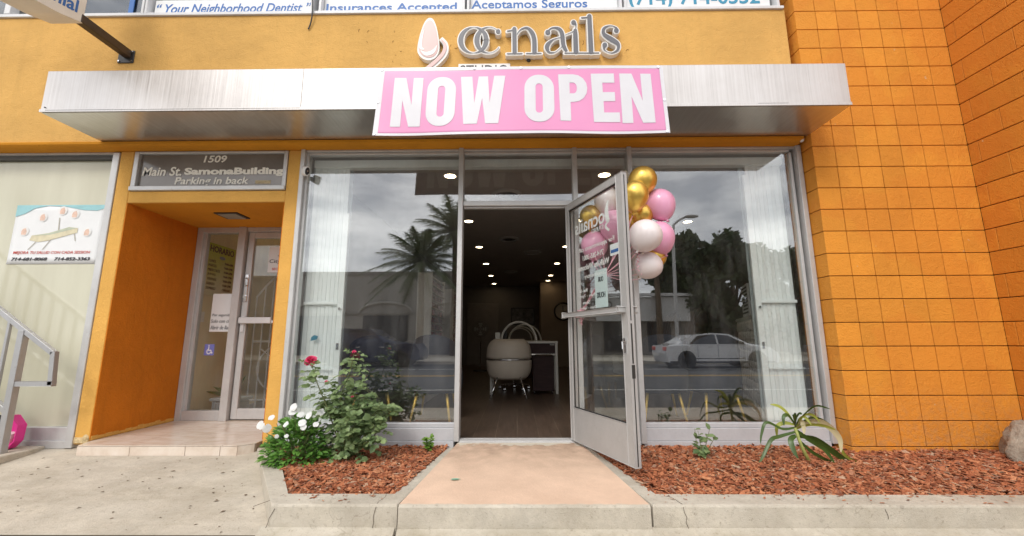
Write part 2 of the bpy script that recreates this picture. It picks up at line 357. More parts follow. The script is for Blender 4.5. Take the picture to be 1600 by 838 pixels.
class MB:
    def __init__(s): s.bm = bmesh.new(); s.mi = 0
    def _mark(s, faces):
        for f in faces: f.material_index = s.mi
    def poly(s, pts):
        f = s.bm.faces.new([s.bm.verts.new(p) for p in pts]); f.material_index = s.mi; return f
    def box(s, x0, x1, y0, y1, z0, z1, b=0, m=None):
        r = bmesh.ops.create_cube(s.bm, size=1)
        vs = r['verts']
        for v in vs:
            v.co = Vector((x0+(v.co.x+.5)*(x1-x0), y0+(v.co.y+.5)*(y1-y0), z0+(v.co.z+.5)*(z1-z0)))
            if m is not None: v.co = m @ v.co
        es = list({e for v in vs for e in v.link_edges})
        fs = {f for v in vs for f in v.link_faces}
        s._mark(fs)
        if b:
            r = bmesh.ops.bevel(s.bm, geom=es, offset=b, segments=1, affect='EDGES', profile=.5); s._mark(r['faces'])
        return s
    def prism(s, pts, d, b=0):
        """polygon (3D points) extruded by vector d"""
        d = Vector(d)
        v0 = [s.bm.verts.new(p) for p in pts]; v1 = [s.bm.verts.new(Vector(p)+d) for p in pts]
        n = len(pts); fs = [s.bm.faces.new(v0), s.bm.faces.new(list(reversed(v1)))]
        for i in range(n): fs.append(s.bm.faces.new((v0[(i+1) % n], v0[i], v1[i], v1[(i+1) % n])))
        s._mark(fs)
        if b:
            es = list(set(fs[1].edges) | set(fs[0].edges))
            r = bmesh.ops.bevel(s.bm, geom=es, offset=b, segments=2, affect='EDGES', profile=.5); s._mark(r['faces'])
        return s
    def tube(s, path, rad, n=8, cap=True, flat=1):
        path = [Vector(p) for p in path]
        if not hasattr(rad, '__len__'): rad = [rad]*len(path)
        rings = []; prev = None
        for i, p in enumerate(path):
            t = (path[min(i+1, len(path)-1)]-path[max(i-1, 0)]).normalized()
            a = prev if prev is not None else (Vector((0, 0, 1)) if abs(t.z) < .9 else Vector((1, 0, 0)))
            x = (a - t*a.dot(t)).normalized(); y = t.cross(x); prev = x
            rings.append([s.bm.verts.new(p + (x*math.cos(2*PI*k/n)+y*math.sin(2*PI*k/n)*flat)*rad[i]) for k in range(n)])
        fs = []
        for a, b in zip(rings, rings[1:]):
            for k in range(n): fs.append(s.bm.faces.new((a[k], a[(k+1) % n], b[(k+1) % n], b[k])))
        if cap: fs += [s.bm.faces.new(list(reversed(rings[0]))), s.bm.faces.new(rings[-1])]
        s._mark(fs); return s
    def lathe(s, prof, c, n=20, m=None, sx=1, sy=1, cap=True):
        c = Vector(c); rings = []
        for r, z in prof:
            if r < 1e-6: vs = [s.bm.verts.new((0, 0, z))]
            else: vs = [s.bm.verts.new((r*math.cos(2*PI*k/n)*sx, r*math.sin(2*PI*k/n)*sy, z)) for k in range(n)]
            rings.append(vs)
        fs = []
        for a, b in zip(rings, rings[1:]):
            for k in range(n):
                q = [a[k % len(a)], a[(k+1) % n % len(a)], b[(k+1) % n % len(b)], b[k % len(b)]]
                u = []
                for v in q:
                    if v not in u: u.append(v)
                if len(u) > 2: fs.append(s.bm.faces.new(u))
        for rg in rings:
            for v in rg: v.co = (m @ v.co if m else v.co) + c
        for rg, rev in ((rings[0], True), (rings[-1], False)):
            if cap and len(rg) > 2: fs.append(s.bm.faces.new(list(reversed(rg)) if rev else rg))
        s._mark(fs); return s
    def ball(s, c, rx, ry, rz, n=20, k=12, m=None):
        prof = [(max(0, math.sin(PI*i/k)), -math.cos(PI*i/k)) for i in range(k+1)]
        prof[0] = (0, -1); prof[-1] = (0, 1)
        mm = Matrix.Diagonal((rx, ry, rz))
        if m is not None: mm = m.to_3x3() @ mm
        return s.lathe(prof, c, n, mm)
    def ribbon(s, pts, z=0, depth=0, fn=None):
        """2D variable width stroke; pts (u,v,w); fn maps (u,v,h)->3D; extruded from h=0 to depth"""
        P = catmull(pts); Lf, Rt = [], []
        for i, p in enumerate(P):
            a = P[max(i-1, 0)]; b = P[min(i+1, len(P)-1)]
            dx, dy = b[0]-a[0], b[1]-a[1]; l = math.hypot(dx, dy) or 1
            nx, ny = -dy/l*p[2]/2, dx/l*p[2]/2
            Lf.append((p[0]+nx, p[1]+ny)); Rt.append((p[0]-nx, p[1]-ny))
        for i in range(len(P)-1):
            q = [Lf[i], Lf[i+1], Rt[i+1], Rt[i]]
            s._slab(q, fn, z, depth, sides=(True, i == len(P)-2, True, i == 0))
        return s
    def _slab(s, q, fn, z, depth, sides=None):
        a = [s.bm.verts.new(fn(u, v, z)) for u, v in q]
        fs = [s.bm.faces.new(a)]
        if depth:
            b = [s.bm.verts.new(fn(u, v, z+depth)) for u, v in q]
            fs.append(s.bm.faces.new(list(reversed(b))))
            n = len(q)
            for i in range(n):
                if sides is None or sides[i]: fs.append(s.bm.faces.new((a[(i+1) % n], a[i], b[i], b[(i+1) % n])))
        s._mark(fs)
    def leaf(s, o, d, up_, l, w, fold=.25, droop=.2, mid=.45):
        """pointed oval leaf of six faces"""
        d = d.normalized(); sd = d.cross(up_)
        if sd.length < 1e-4: sd = d.orthogonal()
        sd.normalize(); nn = sd.cross(d).normalized()
        def P(t, x, h): return o + d*(l*t) + sd*(w*x) + nn*(h*w - droop*l*t*t)
        V = [s.bm.verts.new(p) for p in (P(0, 0, 0), P(mid*.55, .40, fold*.4), P(mid*.55, 0, 0), P(mid*.55, -.40, fold*.4), P(mid*1.35, .42, fold*.42), P(mid*1.35, 0, 0), P(mid*1.35, -.42, fold*.42), P(1, 0, 0))]
        fs = [s.bm.faces.new([V[i] for i in q]) for q in ((0, 2, 1), (0, 3, 2), (1, 2, 5, 4), (2, 3, 6, 5), (4, 5, 7), (5, 6, 7))]
        s._mark(fs)
    def build(s, name, mats, parent=None, loc=None, smooth=False, mat_world=None, recalc=True):
        if recalc: bmesh.ops.recalc_face_normals(s.bm, faces=s.bm.faces)
        me = bpy.data.meshes.new(name); s.bm.to_mesh(me); s.bm.free()
        for m in (mats if isinstance(mats, (list, tuple)) else [mats]): me.materials.append(MT[m] if isinstance(m, str) else m)
        return link(name, me, parent, loc, smooth, mat_world)

def link(name, me, parent=None, loc=None, smooth=False, mat_world=None):
    o = bpy.data.objects.new(name, me); COL.objects.link(o)
    if smooth: me.shade_smooth()
    if parent:
        me.transform(wm(parent).inverted()); o.parent = parent; WM[o.name] = wm(parent)
    else:
        mw = mat_world if mat_world is not None else Matrix.Translation(loc or (0, 0, 0))
        me.transform(mw.inverted()); o.matrix_world = mw; WM[o.name] = mw
    return o
def catmull(pts, sub=7):
    if len(pts) == 2: return [tuple(p) for p in pts]
    P = [pts[0]] + list(pts) + [pts[-1]]; out = []
    for i in range(1, len(P)-2):
        for k in range(sub):
            t = k/sub; a, b, c, d = P[i-1], P[i], P[i+1], P[i+2]
            out.append(tuple(.5*((2*b[j])+(-a[j]+c[j])*t+(2*a[j]-5*b[j]+4*c[j]-d[j])*t*t+(-a[j]+3*b[j]-3*c[j]+d[j])*t**3) for j in range(len(a))))
    out.append(tuple(pts[-1])); return out
def tag(o, label, cat, group=None, kind=None):
    if label: o['label'] = label
    if cat: o['category'] = cat
    if group: o['group'] = group
    if kind: o['kind'] = kind
    return o
def struct(o, label=None): o['kind'] = 'structure'; o['label'] = label or o.name.replace('_', ' '); return o
def thing(name, label, cat, loc=(0, 0, 0), group=None, mat_world=None):
    o = bpy.data.objects.new(name, None); COL.objects.link(o)
    mw = mat_world if mat_world is not None else Matrix.Translation(loc)
    o.matrix_world = mw; WM[o.name] = mw; o.empty_display_size = .1
    return tag(o, label, cat, group)
def kids(o): return [c for c in bpy.data.objects if c.parent == o]
def dup(o, mw, label=None, group=None):
    c = o.copy(); COL.objects.link(c); c.matrix_world = mw; WM[c.name] = mw
    if label: c['label'] = label
    if group: c['group'] = group
    for ch in kids(o):
        d = ch.copy(); COL.objects.link(d); d.parent = c
        for g in kids(ch):
            e = g.copy(); COL.objects.link(e); e.parent = d
    return c

def text_mesh(body, bold=0, shear=0, ext=.0, spacing=1.0, line=1.0, align='CENTER'):
    c = bpy.data.curves.new('lettering', 'FONT'); c.body = body; c.align_x = align; c.size = 1
    c.offset = bold; c.shear = shear; c.extrude = ext; c.space_character = spacing; c.space_line = line; c.resolution_u = 3
    o = bpy.data.objects.new('lettering', c); COL.objects.link(o)
    bpy.context.view_layer.update()
    me = bpy.data.meshes.new_from_object(o); bpy.data.objects.remove(o); bpy.data.curves.remove(c)
    return me
def lettering(body, name, m, parent, x0, x1, z0, z1, frame, bold=.0, shear=0, thick=.002, fit=True, **k):
    """text fitted into x0..x1, z0..z1 of a plane; frame(x, z, h) -> world point, h towards the viewer"""
    me = text_mesh(body, bold, shear, 1, **k)
    xs = [v.co.x for v in me.vertices]; ys = [v.co.y for v in me.vertices]
    a, b, c, d = min(xs), max(xs), min(ys), max(ys)
    for v in me.vertices:
        x = x0+(v.co.x-a)/(b-a)*(x1-x0); z = z0+(v.co.y-c)/(d-c)*(z1-z0)
        v.co = frame(x, z, thick if v.co.z > 0 else 0)
    me.materials.clear(); me.materials.append(MT[m])
    return me, name, parent
def letter(body, name, m, parent, x0, x1, z0, z1, frame, **k):
    me, n, p = lettering(body, name, m, parent, x0, x1, z0, z1, frame, **k)
    return link(n, me, p)
def join_text(specs, name, m, parent, frame):
    """several fitted strings, each a lettering part of its own"""
    for (body, x0, x1, z0, z1, kw) in specs: o = letter(body, name, m, parent, x0, x1, z0, z1, frame, **kw)
    return o
def front(y): return lambda x, z, h: Vector((x, y-h, z))

# ================================================================== GROUND
b = MB(); b.box(-60, 60, -2.85, -1.345, -.5, -.2); struct(b.build('sidewalk', 'side', loc=(0, -2.5, -.2)), 'pale concrete sidewalk in front of the shop')
b = MB(); b.mi = 0
# joint line between sidewalk and planter foot
b.box(-60, 60, -1.348, -1.33, -.5, -.1975); b.build('sidewalk_joint', 'crack', loc=(0, -1.34, -.21)); struct(bpy.data.objects['sidewalk_joint'], 'dirty joint along the foot of the planter')
b = MB(); b.box(-90, 90, -17, -3.0, -.6, -.35); struct(b.build('road', 'asphalt', loc=(0, -11, -.35)), 'asphalt road behind the viewer')
b = MB(); b.box(-90, 90, -3.0, -2.85, -.6, -.2, .01); struct(b.build('road_kerb', 'side', loc=(0, -4.4, -.2)), 'kerb of the near sidewalk')
for nm, y, mm in (('road_marking', -10.4, 'yellowpaint'), ('road_marking', -10.65, 'yellowpaint'), ('road_marking', -6.6, 'roadpaint'), ('road_marking', -13.6, 'roadpaint')):
    b = MB(); b.box(-90, 90, y-.05, y+.05, -.36, -.346); struct(b.build(nm, mm, loc=(0, y, -.346)), 'painted line on the asphalt road')
b = MB(); b.box(-90, 90, -21, -17, -.6, -.2, .01); struct(b.build('far_sidewalk', 'side', loc=(0, -19, -.2)), 'sidewalk across the road')
b = MB(); b.box(-300, 300, -300, -21, -.9, -.22); struct(b.build('far_ground', 'conc', loc=(0, -60, -.22)), 'paved ground across the road')
b = MB(); b.box(-300, 300, .4, 300, -.9, -.12); struct(b.build('ground', 'conc', loc=(0, 60, -.12)), 'ground under and behind the building')

# sloping apron in front of the recessed entry
b = MB()
ys = [-1.33, -.9, -.45, 0.02]
def rz(y): return -.2 + (y+1.33)*.135/1.33
def rx(y): return -1.42 + (y+1.30)*(-2.27+1.44)/1.25 - .0
for i in range(3):
    y0, y1 = ys[i], ys[i+1]
    b.poly([(-14, y0, rz(y0)), (rx(y0)+.03, y0, rz(y0)), (rx(y1)+.03, y1, rz(y1)), (-14, y1, rz(y1))])
b.poly([(-14, -1.33, -.2), (-14, -1.33, -.45), (rx(-1.33), -1.33, -.45), (rx(-1.33), -1.33, -.2)])
struct(b.build('concrete_ramp', 'conc', loc=(-3, -.7, -.14)), 'sloping concrete apron leading up to the recessed entry')

# ================================================================== PLANTERS, WALK
def curb_poly(name, pts, label, cracks=()):
    t = thing(name, label, 'planter curb', (sum(p[0] for p in pts)/len(pts), sum(p[1] for p in pts)/len(pts), -.2))
    b = MB(); b.prism([(x, y, -.35) for x, y in pts], (0, 0, .30), .012); b.build('curb', 'curb', t)
    for cr_ in cracks:
        c = MB()
        for (p, q) in zip(cr_, cr_[1:]): c.tube([p, q], .0013, 4)
        c.build('crack', 'crack', t)
    return t
def wig(a, b_, n=7, amp=.012):
    a, b_ = Vector(a), Vector(b_); out = []
    for i in range(n+1):
        p = a.lerp(b_, i/n)
        if 0 < i < n: p += Vector((random.uniform(-amp, amp), 0, random.uniform(-amp*.3, amp*.3)))
        out.append(p)
    return out
tp = -.049
lc = curb_poly('planter_curb', [(-2.27, -.03), (-1.44, -1.24), (-1.40, -1.30), (-.68, -1.30), (-.52, -.03), (-.60, -.03), (-.735, -1.145), (-1.40, -1.145), (-2.08, -.03)],
    'low cracked concrete curb round the mulch bed with the rose bush',
    [wig((-1.41, -1.15, tp), (-1.50, -1.301, -.06), 4, .006) + wig((-1.50, -1.303, -.07), (-1.56, -1.303, -.19), 4, .006)[0:0], wig((-1.375, -1.303, -.07), (-1.43, -1.303, -.195), 5, .008), wig((-.79, -1.15, tp), (-.80, -1.29, tp), 4, .006), wig((-.80, -1.303, -.06), (-.82, -1.303, -.195), 5, .008)])
f_ = MB(); f_.prism([(-1.45, -1.295, -.30), (-1.45, -1.345, -.30), (-1.45, -1.345, -.195), (-1.45, -1.318, -.18), (-1.45, -1.295, -.165)], (.76, 0, 0)); f_.build('foot', 'curb', lc)
rc = curb_poly('planter_curb', [(.545, -.03), (.76, -1.30), (4.6, -1.30), (4.6, -1.145), (.82, -1.145), (.625, -.03)],
    'long concrete curb in front of the mulch bed with the small dracaena and boulder',
    [wig((.90, -1.15, tp), (.93, -1.29, tp), 4, .006), wig((.93, -1.303, -.06), (.955, -1.303, -.195), 5, .01), wig((2.05, -1.303, -.07), (2.06, -1.303, -.12), 3, .005)])
f_ = MB(); f_.prism([(.745, -1.295, -.30), (.745, -1.345, -.30), (.745, -1.345, -.195), (.745, -1.318, -.18), (.745, -1.295, -.165)], (3.86, 0, 0)); f_.build('foot', 'curb', rc)

# peach painted entry walk
wk = MB()
A, B_, C_, D_ = (-.512, -.02), (.537, -.02), (.745, -1.295), (-.672, -1.295)
def wz(y): return -.010 + (y)*.031
wk.mi = 0
nseg = 8
for i in range(nseg):
    t0, t1 = i/nseg, (i+1)/nseg
    y0 = A[1]+(D_[1]-A[1])*t0; y1 = A[1]+(D_[1]-A[1])*t1
    l0, l1 = A[0]+(D_[0]-A[0])*t0, A[0]+(D_[0]-A[0])*t1; q0, q1 = B_[0]+(C_[0]-B_[0])*t0, B_[0]+(C_[0]-B_[0])*t1
    wk.poly([(l0, y0, wz(y0)), (q0, y0, wz(y0)), (q1, y1, wz(y1)), (l1, y1, wz(y1))])
    wk.mi = 1
    wk.poly([(l0, y0, wz(y0)), (l1, y1, wz(y1)), (l1, y1, -.35), (l0, y0, -.35)]); wk.poly([(q0, y0, wz(y0)), (q1, y1, wz(y1)), (q1, y1, -.35), (q0, y0, -.35)])
    wk.mi = 0
zz = wz(-1.295)
wk.mi = 1
wk.poly([(-.672, -1.295, zz), (.745, -1.295, zz), (.745, -1.31, zz-.012), (-.672, -1.31, zz-.012)])
wk.poly([(-.672, -1.31, zz-.012), (.745, -1.31, zz-.012), (.745, -1.315, -.17), (-.672, -1.315, -.17)])
wk.poly([(-.672, -1.315, -.17), (.745, -1.315, -.17), (.745, -1.345, -.195), (-.672, -1.345, -.195)])
wk.poly([(-.672, -1.345, -.195), (.745, -1.345, -.195), (.745, -1.345, -.35), (-.672, -1.345, -.35)])
struct(wk.build('entry_walkway', ['peach', 'curb'], loc=(0, -.7, -.05), recalc=True), 'peach painted concrete walk leading to the open door')

def inpoly(x, y, P):
    r = False; j = len(P)-1
    for i in range(len(P)):
        if (P[i][1] > y) != (P[j][1] > y) and x < (P[j][0]-P[i][0])*(y-P[i][1])/(P[j][1]-P[i][1])+P[i][0]: r = not r
        j = i
    return r
LB = [(-2.06, -.03), (-1.392, -1.142), (-.738, -1.142), (-.603, -.03)]
RB = [(.628, -.03), (.823, -1.142), (4.17, -1.142), (4.17, -.19), (2.76, -.19), (2.75, -.03)]
def mz(x, y):
    n_ = noise.noise(Vector((x*1.7, y*1.7, 3)))*.016 + noise.noise(Vector((x*6, y*6, 1)))*.007
    e = -1.142-y
    return -.073 + n_ + .022*max(0, min(1, (y+1.15)/.5))
b = MB()
for P in (LB, RB):
    x0 = min(p[0] for p in P); x1 = max(p[0] for p in P)
    g = .06; nx = int((x1-x0)/g)+2; ny = 21
    for i in range(nx):
        for j in range(ny):
            cx, cy = x0+i*g, -1.15+j*g
            if inpoly(cx+g/2, cy+g/2, P): b.poly([(X, Y, mz(X, Y)-.012) for X, Y in ((cx, cy), (cx+g, cy), (cx+g, cy+g), (cx, cy+g))])
struct(b.build('planter_soil', 'soil', loc=(1, -.6, -.08)), 'dark red soil under the bark mulch')
b = MB(); rr = random.Random(3)
def chips(P, n, s=1):
    x0 = min(p[0] for p in P); x1 = max(p[0] for p in P); c = 0
    while c < n:
        x = rr.uniform(x0, x1); y = rr.uniform(-1.14, -.03)
        if not inpoly(x, y, P): continue
        c += 1
        l = rr.choice((.008, .011, .015, .02, .03))*rr.uniform(.7, 1.3); w = l*rr.uniform(.25, .5); h = rr.uniform(.002, .006)
        m = Matrix.Translation((x, y, mz(x, y)+rr.uniform(-.012, .016))) @ Matrix.Rotation(rr.uniform(0, 2*PI), 4, 'Z') @ Matrix.Rotation(rr.gauss(0, .38), 4, 'X') @ Matrix.Rotation(rr.gauss(0, .32), 4, 'Y')
        k = rr.uniform(.5, 1)
        a_ = [(-l, -w*k, 0), (l*.8, -w, 0), (l, w*k, 0), (-l*.7, w, 0)]
        v0 = [b.bm.verts.new(m @ Vector(p)) for p in a_]; v1 = [b.bm.verts.new(m @ Vector((p[0]*.92, p[1]*.85, h))) for p in a_]
        b.bm.faces.new(v1)
        for i in range(4): b.bm.faces.new((v0[i], v0[(i+1) % 4], v1[(i+1) % 4], v1[i]))
for k in range(170):   # strays spilled on the kerb tops and walk
    x = rr.uniform(-1.4, 4.1)
    if -.75 < x < .85 and k % 3: continue
    y = rr.uniform(-1.29, -1.15) if rr.random() < .7 else -1.15-rr.random()*.03; l = rr.uniform(.005, .016); w = l*.4; a = rr.uniform(0, 6)
    z = -.047
    m = Matrix.Translation((x, y, z)) @ Matrix.Rotation(a, 4, 'Z')
    if -.70 < x < .78: continue
    b.bm.faces.new([b.bm.verts.new(m @ Vector(p)) for p in ((-l, -w, 0), (l, -w*.6, .002), (l*.8, w, .003), (-l*.8, w*.7, .001))])
chips(LB, 8500); chips(RB, 25000)
tag(b.build('bark_mulch', 'mulch', loc=(1, -.6, -.06), recalc=False), 'red brown shredded bark mulch filling both planting beds', None, kind='stuff')
# stray chips and dead leaves on the pavement
b = MB(); rr = random.Random(5)
for i in range(300):
    x = rr.uniform(-5, 4); y = rr.uniform(-1.8, -1.36) if i % 2 else rr.uniform(-1.3, -.2)
    if i % 2 == 0:
        x = rr.uniform(-5, rx(y)-.05)
        if x < -4 and y > -.5: continue
    z = rz(y)+.002 if y > -1.33 else -.198
    l = rr.uniform(.004, .02)*rr.uniform(.5, 1.2); w = l*rr.uniform(.25, .6)
    m = Matrix.Translation((x, y, z)) @ Matrix.Rotation(rr.uniform(0, PI), 4, 'Z')
    b.bm.faces.new([b.bm.verts.new(m @ Vector(p)) for p in ((-l, 0, 0), (0, -w, .003), (l, 0, 0), (0, w, .003))])
tag(b.build('fallen_leaves', simple('dry_litter', (.14, .10, .065), .9, amp=.5, sc=30), loc=(-3, -1, -.15), recalc=False), 'small dry leaves and chips scattered over the concrete', None, kind='stuff')

# ================================================================== BUILDING
BD = thing('shop_building', 'yellow stucco commercial building with aluminium shopfront, steel canopy and recessed side entry', 'building', (0, 0, 0))
# upper stucco wall with rounded lower edge
b = MB()
YW_ = -.13
b.box(-14, 2.70, YW_, .3, 2.745, 4.125); b.build('upper_wall', 'stucco', BD)
b = MB(); b.box(-14, 2.70, -.128, .3, 5.6, 6.6); b.build('parapet_wall', 'stucco', BD)
# lintel with a bullnose under the wall
b = MB()
pr = [(.0, 2.735), (-.15, 2.748)]
pts = [(.03, 2.712), (-.09, 2.712), (-.128, 2.718), (-.146, 2.732), (-.150, 2.752), (-.131, 2.765), (.03, 2.765)]
b.prism([(-14, y, z) for y, z in pts], (16.72, 0, 0)); b.build('lintel', 'lintel', BD, smooth=False)
b = MB(); b.ball((2.715, -.12, 2.735), .022, .02, .03, 10, 6); b.build('plaster_patch', 'white', BD, smooth=True)
# pilasters
for x0, x1 in ((-3.905, -3.768), (-2.233, -2.102)):
    b = MB(); b.box(x0, x1, -.022, .9, -.03, 2.712, .006); b.build('pilaster', 'stucco_low', BD)
b = MB(); b.box(-3.768, -2.233, -.019, .90, 2.184, 2.30, .004); b.build('entry_lintel', 'stucco_low', BD)
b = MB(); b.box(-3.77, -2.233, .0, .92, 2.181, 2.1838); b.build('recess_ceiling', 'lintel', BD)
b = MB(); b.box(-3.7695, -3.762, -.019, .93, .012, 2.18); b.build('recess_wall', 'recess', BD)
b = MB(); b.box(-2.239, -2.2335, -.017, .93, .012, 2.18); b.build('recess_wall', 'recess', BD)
b = MB()
for i in range(14): b.box(-3.765, -3.757-random.uniform(0, .003), -.015+i*.066, .051+i*.066, 0, random.uniform(.02, .045), .004)
b.build('plaster_skirt', 'stucco_low', BD)
# chipped plaster foot
b = MB(); b.box(-3.90, -3.77, -.030, -.018, -.02, .03, .004); b.ball((-3.80, -.022, .02), .03, .012, .035, 10, 6); b.build('chipped_plaster', simple('chipped_plaster', (.58, .44, .24), .95, amp=.35, sc=40, bump=.01), BD)

# tiled landing: tiles on a grout bed
b = MB(); b.prism([(x, y, -.2) for x, y in ((-3.755, .95), (-3.755, -.02), (-3.70, -.17), (-2.35, -.165), (-2.245, -.085), (-2.236, .95))], (0, 0, .195)); b.build('entry_landing', 'grout', BD)
b = MB()
tw = .41
xs = [-3.70+tw*i for i in range(5)]
for j in range(3):
    y0 = -.178+j*tw; y1 = y0+tw-.004
    for i in range(4):
        x0 = xs[i]; x1 = min(x0+tw-.004, -2.236)
        if i == 0 and j > 0: x0 = -3.755
        P = [(x0, y0), (x1, y0), (x1, min(y1, .94)), (x0, min(y1, .94))]
        if i == 3 and j == 0: P = [(x0, y0), (-2.35, y0), (-2.245, -.09), (-2.238, y1), (x0, y1)]
        if i == 0 and j == 0: P = [(x0, y0), (x1, y0), (x1, y1), (-3.755, y1), (-3.755, -.015)]
        b.prism([(x, y, -.006) for x, y in P], (0, 0, .006+random.uniform(-.0004, .0004)))
for x0, x1 in ((-3.70, -3.255), (-3.25, -2.785), (-2.78, -2.49), (-2.485, -2.345)):
    b.prism([(x0, -.181, -.082), (x1, -.181, -.082), (x1, -.181, -.009), (x0, -.181, -.009)], (0, .012, 0))
b.prism([(-2.343, -.176, -.082), (-2.250, -.098, -.082), (-2.250, -.098, -.009), (-2.343, -.176, -.009)], (-.006, .006, 0))
b.build('entry_tiles', 'tile', BD)

# left shop: cream filmed window
b = MB(); b.box(-9, -3.975, .05, .06, .11, 2.645); 
lw = b.build('film_window', 'film', BD)
b = MB(); b.box(-3.975, -3.908, -.03, .07, -.06, 2.70, .004); b.box(-9, -3.976, -.02, .06, -.065, .0, .003); b.box(-9, -3.976, 0, .065, .0, .11, .003); b.box(-9, -3.976, -.01, .06, 2.69, 2.71)
b.build('window_frame', 'alu', lw)
b = MB(); b.box(-9, -3.976, .01, .05, 2.648, 2.688); b.build('dark_gap_strip', simple('dark_gap_colour', (.09, .09, .085), .6), lw)  # dark strip put in for the darkness of the gap above the film
b = MB(); b.box(-9, -3.9, .07, .3, -.2, 2.75); b.build('backing_wall', 'beige', BD)

# number sign over the recessed entry
sg = MB(); sg.box(-3.71, -2.275, .0, .02, 2.345, 2.69); sgp = sg.build('sign_transom', 'signglass', BD)
b = MB(); b.box(-3.757, -3.712, -.03, .03, 2.335, 2.706, .003); b.box(-2.274, -2.236, -.03, .03, 2.335, 2.706, .003); b.box(-3.711, -2.275, -.03, .03, 2.685, 2.706, .003); b.box(-3.757, -2.236, -.045, .03, 2.302, 2.345, .004)
b.build('sign_frame', 'alu', sgp)
join_text([('1509', -3.085, -2.855, 2.598, 2.672, dict(bold=.02, shear=.15)), ('Main St.', -3.68, -3.29, 2.463, 2.556, dict(bold=.02, shear=.15)),
           ('SamonaBuilding', -3.262, -2.277, 2.452, 2.545, dict(bold=.045)), ('Parking in back', -3.345, -2.615, 2.35, 2.448, dict(bold=.02, shear=.15))], 'lettering', 'cream_txt', sgp, front(-.002))
b = MB(); b.box(-2.55, -2.40, -.0015, .001, 2.375, 2.41); b.build('torn_tape', simple('old_tape', (.45, .36, .22), .8, amp=.3, sc=40), sgp)

# recessed door and sidelight (plane y about .9)
Y9 = .90
b = MB()
b.box(-3.757, -3.69, Y9-.02, Y9+.08, .0, 2.181, .003); b.box(-3.25, -3.165, Y9-.05, Y9+.08, .0, 2.181, .004)
b.box(-3.69, -3.25, Y9-.02, Y9+.08, 2.12, 2.181, .003); b.box(-3.165, -2.24, Y9-.02, Y9+.08, 2.13, 2.181, .003)
b.box(-3.689, -3.251, Y9-.015, Y9+.07, .0, .105, .004); b.box(-3.69, -3.655, Y9+.01, Y9+.06, .106, 2.119); b.box(-2.29, -2.24, Y9-.02, Y9+.08, 0, 2.129, .003)
b.build('entry_frame', 'alu', BD)
b = MB(); b.box(-3.655, -3.25, Y9+.03, Y9+.036, .105, 2.12); b.build('sidelight_pane', 'glass_door', BD)
b = MB(); b.box(-3.155, -3.085, Y9-.0, Y9+.05, .012, 2.125, .004); b.box(-2.365, -2.295, Y9, Y9+.05, .012, 2.125, .004); b.box(-3.085, -2.365, Y9, Y9+.05, 2.055, 2.125, .004); b.box(-3.085, -2.365, Y9, Y9+.05, .012, .125, .004)
ed = b.build('entry_door', 'alu', BD)
b = MB(); b.box(-3.085, -2.365, Y9+.022, Y9+.028, .125, 2.055); b.build('pane', 'glass_door', ed)
b = MB(); b.box(-3.15, -2.78, Y9-.045, Y9-.012, 1.055, 1.125, .006); b.box(-2.78, -2.31, Y9-.035, Y9-.012, 1.06, 1.09, .004); b.box(-3.14, -3.10, Y9-.012, Y9, .96, 1.14, .003); b.build('push_bar', 'alu_white', ed)
b = MB(); b.box(-3.14, -3.10, Y9-.012, Y9-.001, 1.30, 1.62, .003); b.tube([(-3.12, Y9-.012, 1.58), (-3.12, Y9-.04, 1.56), (-3.115, Y9-.04, 1.50), (-3.12, Y9-.012, 1.48)], .007, 6); b.tube([(-3.12, Y9-.012, 1.36), (-3.12, Y9-.03, 1.36)], .018, 10); b.build('lock', 'chrome', ed)
# vestibule behind
b = MB()
b.box(-3.80, -3.69, .985, 4, 0, 6.55); b.box(-2.25, -2.105, .985, 10.7, 0, 2.71); b.box(-2.25, -2.105, .985, 4, 2.72, 6.55); b.box(-3.9, -2.2, 4, 4.1, 0, 6.55)
b.build('vestibule_wall', 'beige', BD)
b = MB(); b.box(-3.689, -2.251, .985, 1.5, 2.36, 2.42); b.box(-3.689, -2.251, 1.4, 1.5, 2.43, 6.55); b.build('vestibule_ceiling', 'beige', BD)  # stops short under an open shaft, added so daylight brightens the vestibule
b = MB(); b.box(-3.8, -2.2, .951, 4.1, -.1, -.004); b.build('vestibule_floor', simple('vestibule_tile', (.16, .13, .11), .4), BD)

# main storefront frame (plane y = 0)
b = MB()
def bar(x0, x1, z0, z1, y0=-.025, y1=.06, bv=.003): b.box(x0, x1, y0, y1, z0, z1, bv)
bar(-2.101, -2.06, -.03, 2.712, -.045); bar(-2.06, -2.035, .12, 2.69, -.01)
bar(-.552, -.507, -.002, 2.712, -.05, .06)
bar(.547, .591, .0, 2.712, -.04); bar(1.075, 1.119, -.02, 2.712, -.05)
bar(2.703, 2.748, -.02, 2.712, -.05); bar(2.66, 2.685, .13, 2.66, -.0)
bar(-2.06, -.552, 2.69, 2.712); bar(-.507, .547, 2.69, 2.712); bar(.591, 1.075, 2.69, 2.712); bar(1.119, 2.703, 2.69, 2.712)
bar(-2.035, -.553, 2.665, 2.688, -.012, .05); bar(-.506, .546, 2.665, 2.688, -.012, .05); bar(.592, 1.074, 2.665, 2.688, -.012, .05); bar(1.12, 2.66, 2.665, 2.688, -.012, .05)
b.build('shopfront_frame', 'alu', BD)
b = MB(); bar(-.506, .546, 2.128, 2.176, -.03, .06, .004); bar(-.502, .540, 2.112, 2.126, .0, .05); b.build('door_header', 'alu', BD)
for x0, x1 in ((-2.034, -.553), (.592, 1.074), (1.12, 2.702)):
    b = MB(); b.box(x0, x1, -.012, .05, .105, .145, .004); b.box(x0, x1, -.022, .05, -.002, .104, .003); b.box(x0-.02, x1, -.035, .05, -.09, -.004, .003)
    b.build('kick_panel', 'base', BD)
b = MB(); b.box(-2.1, 2.75, -.02, .3, -.3, -.10); b.build('foundation', 'curb', BD)
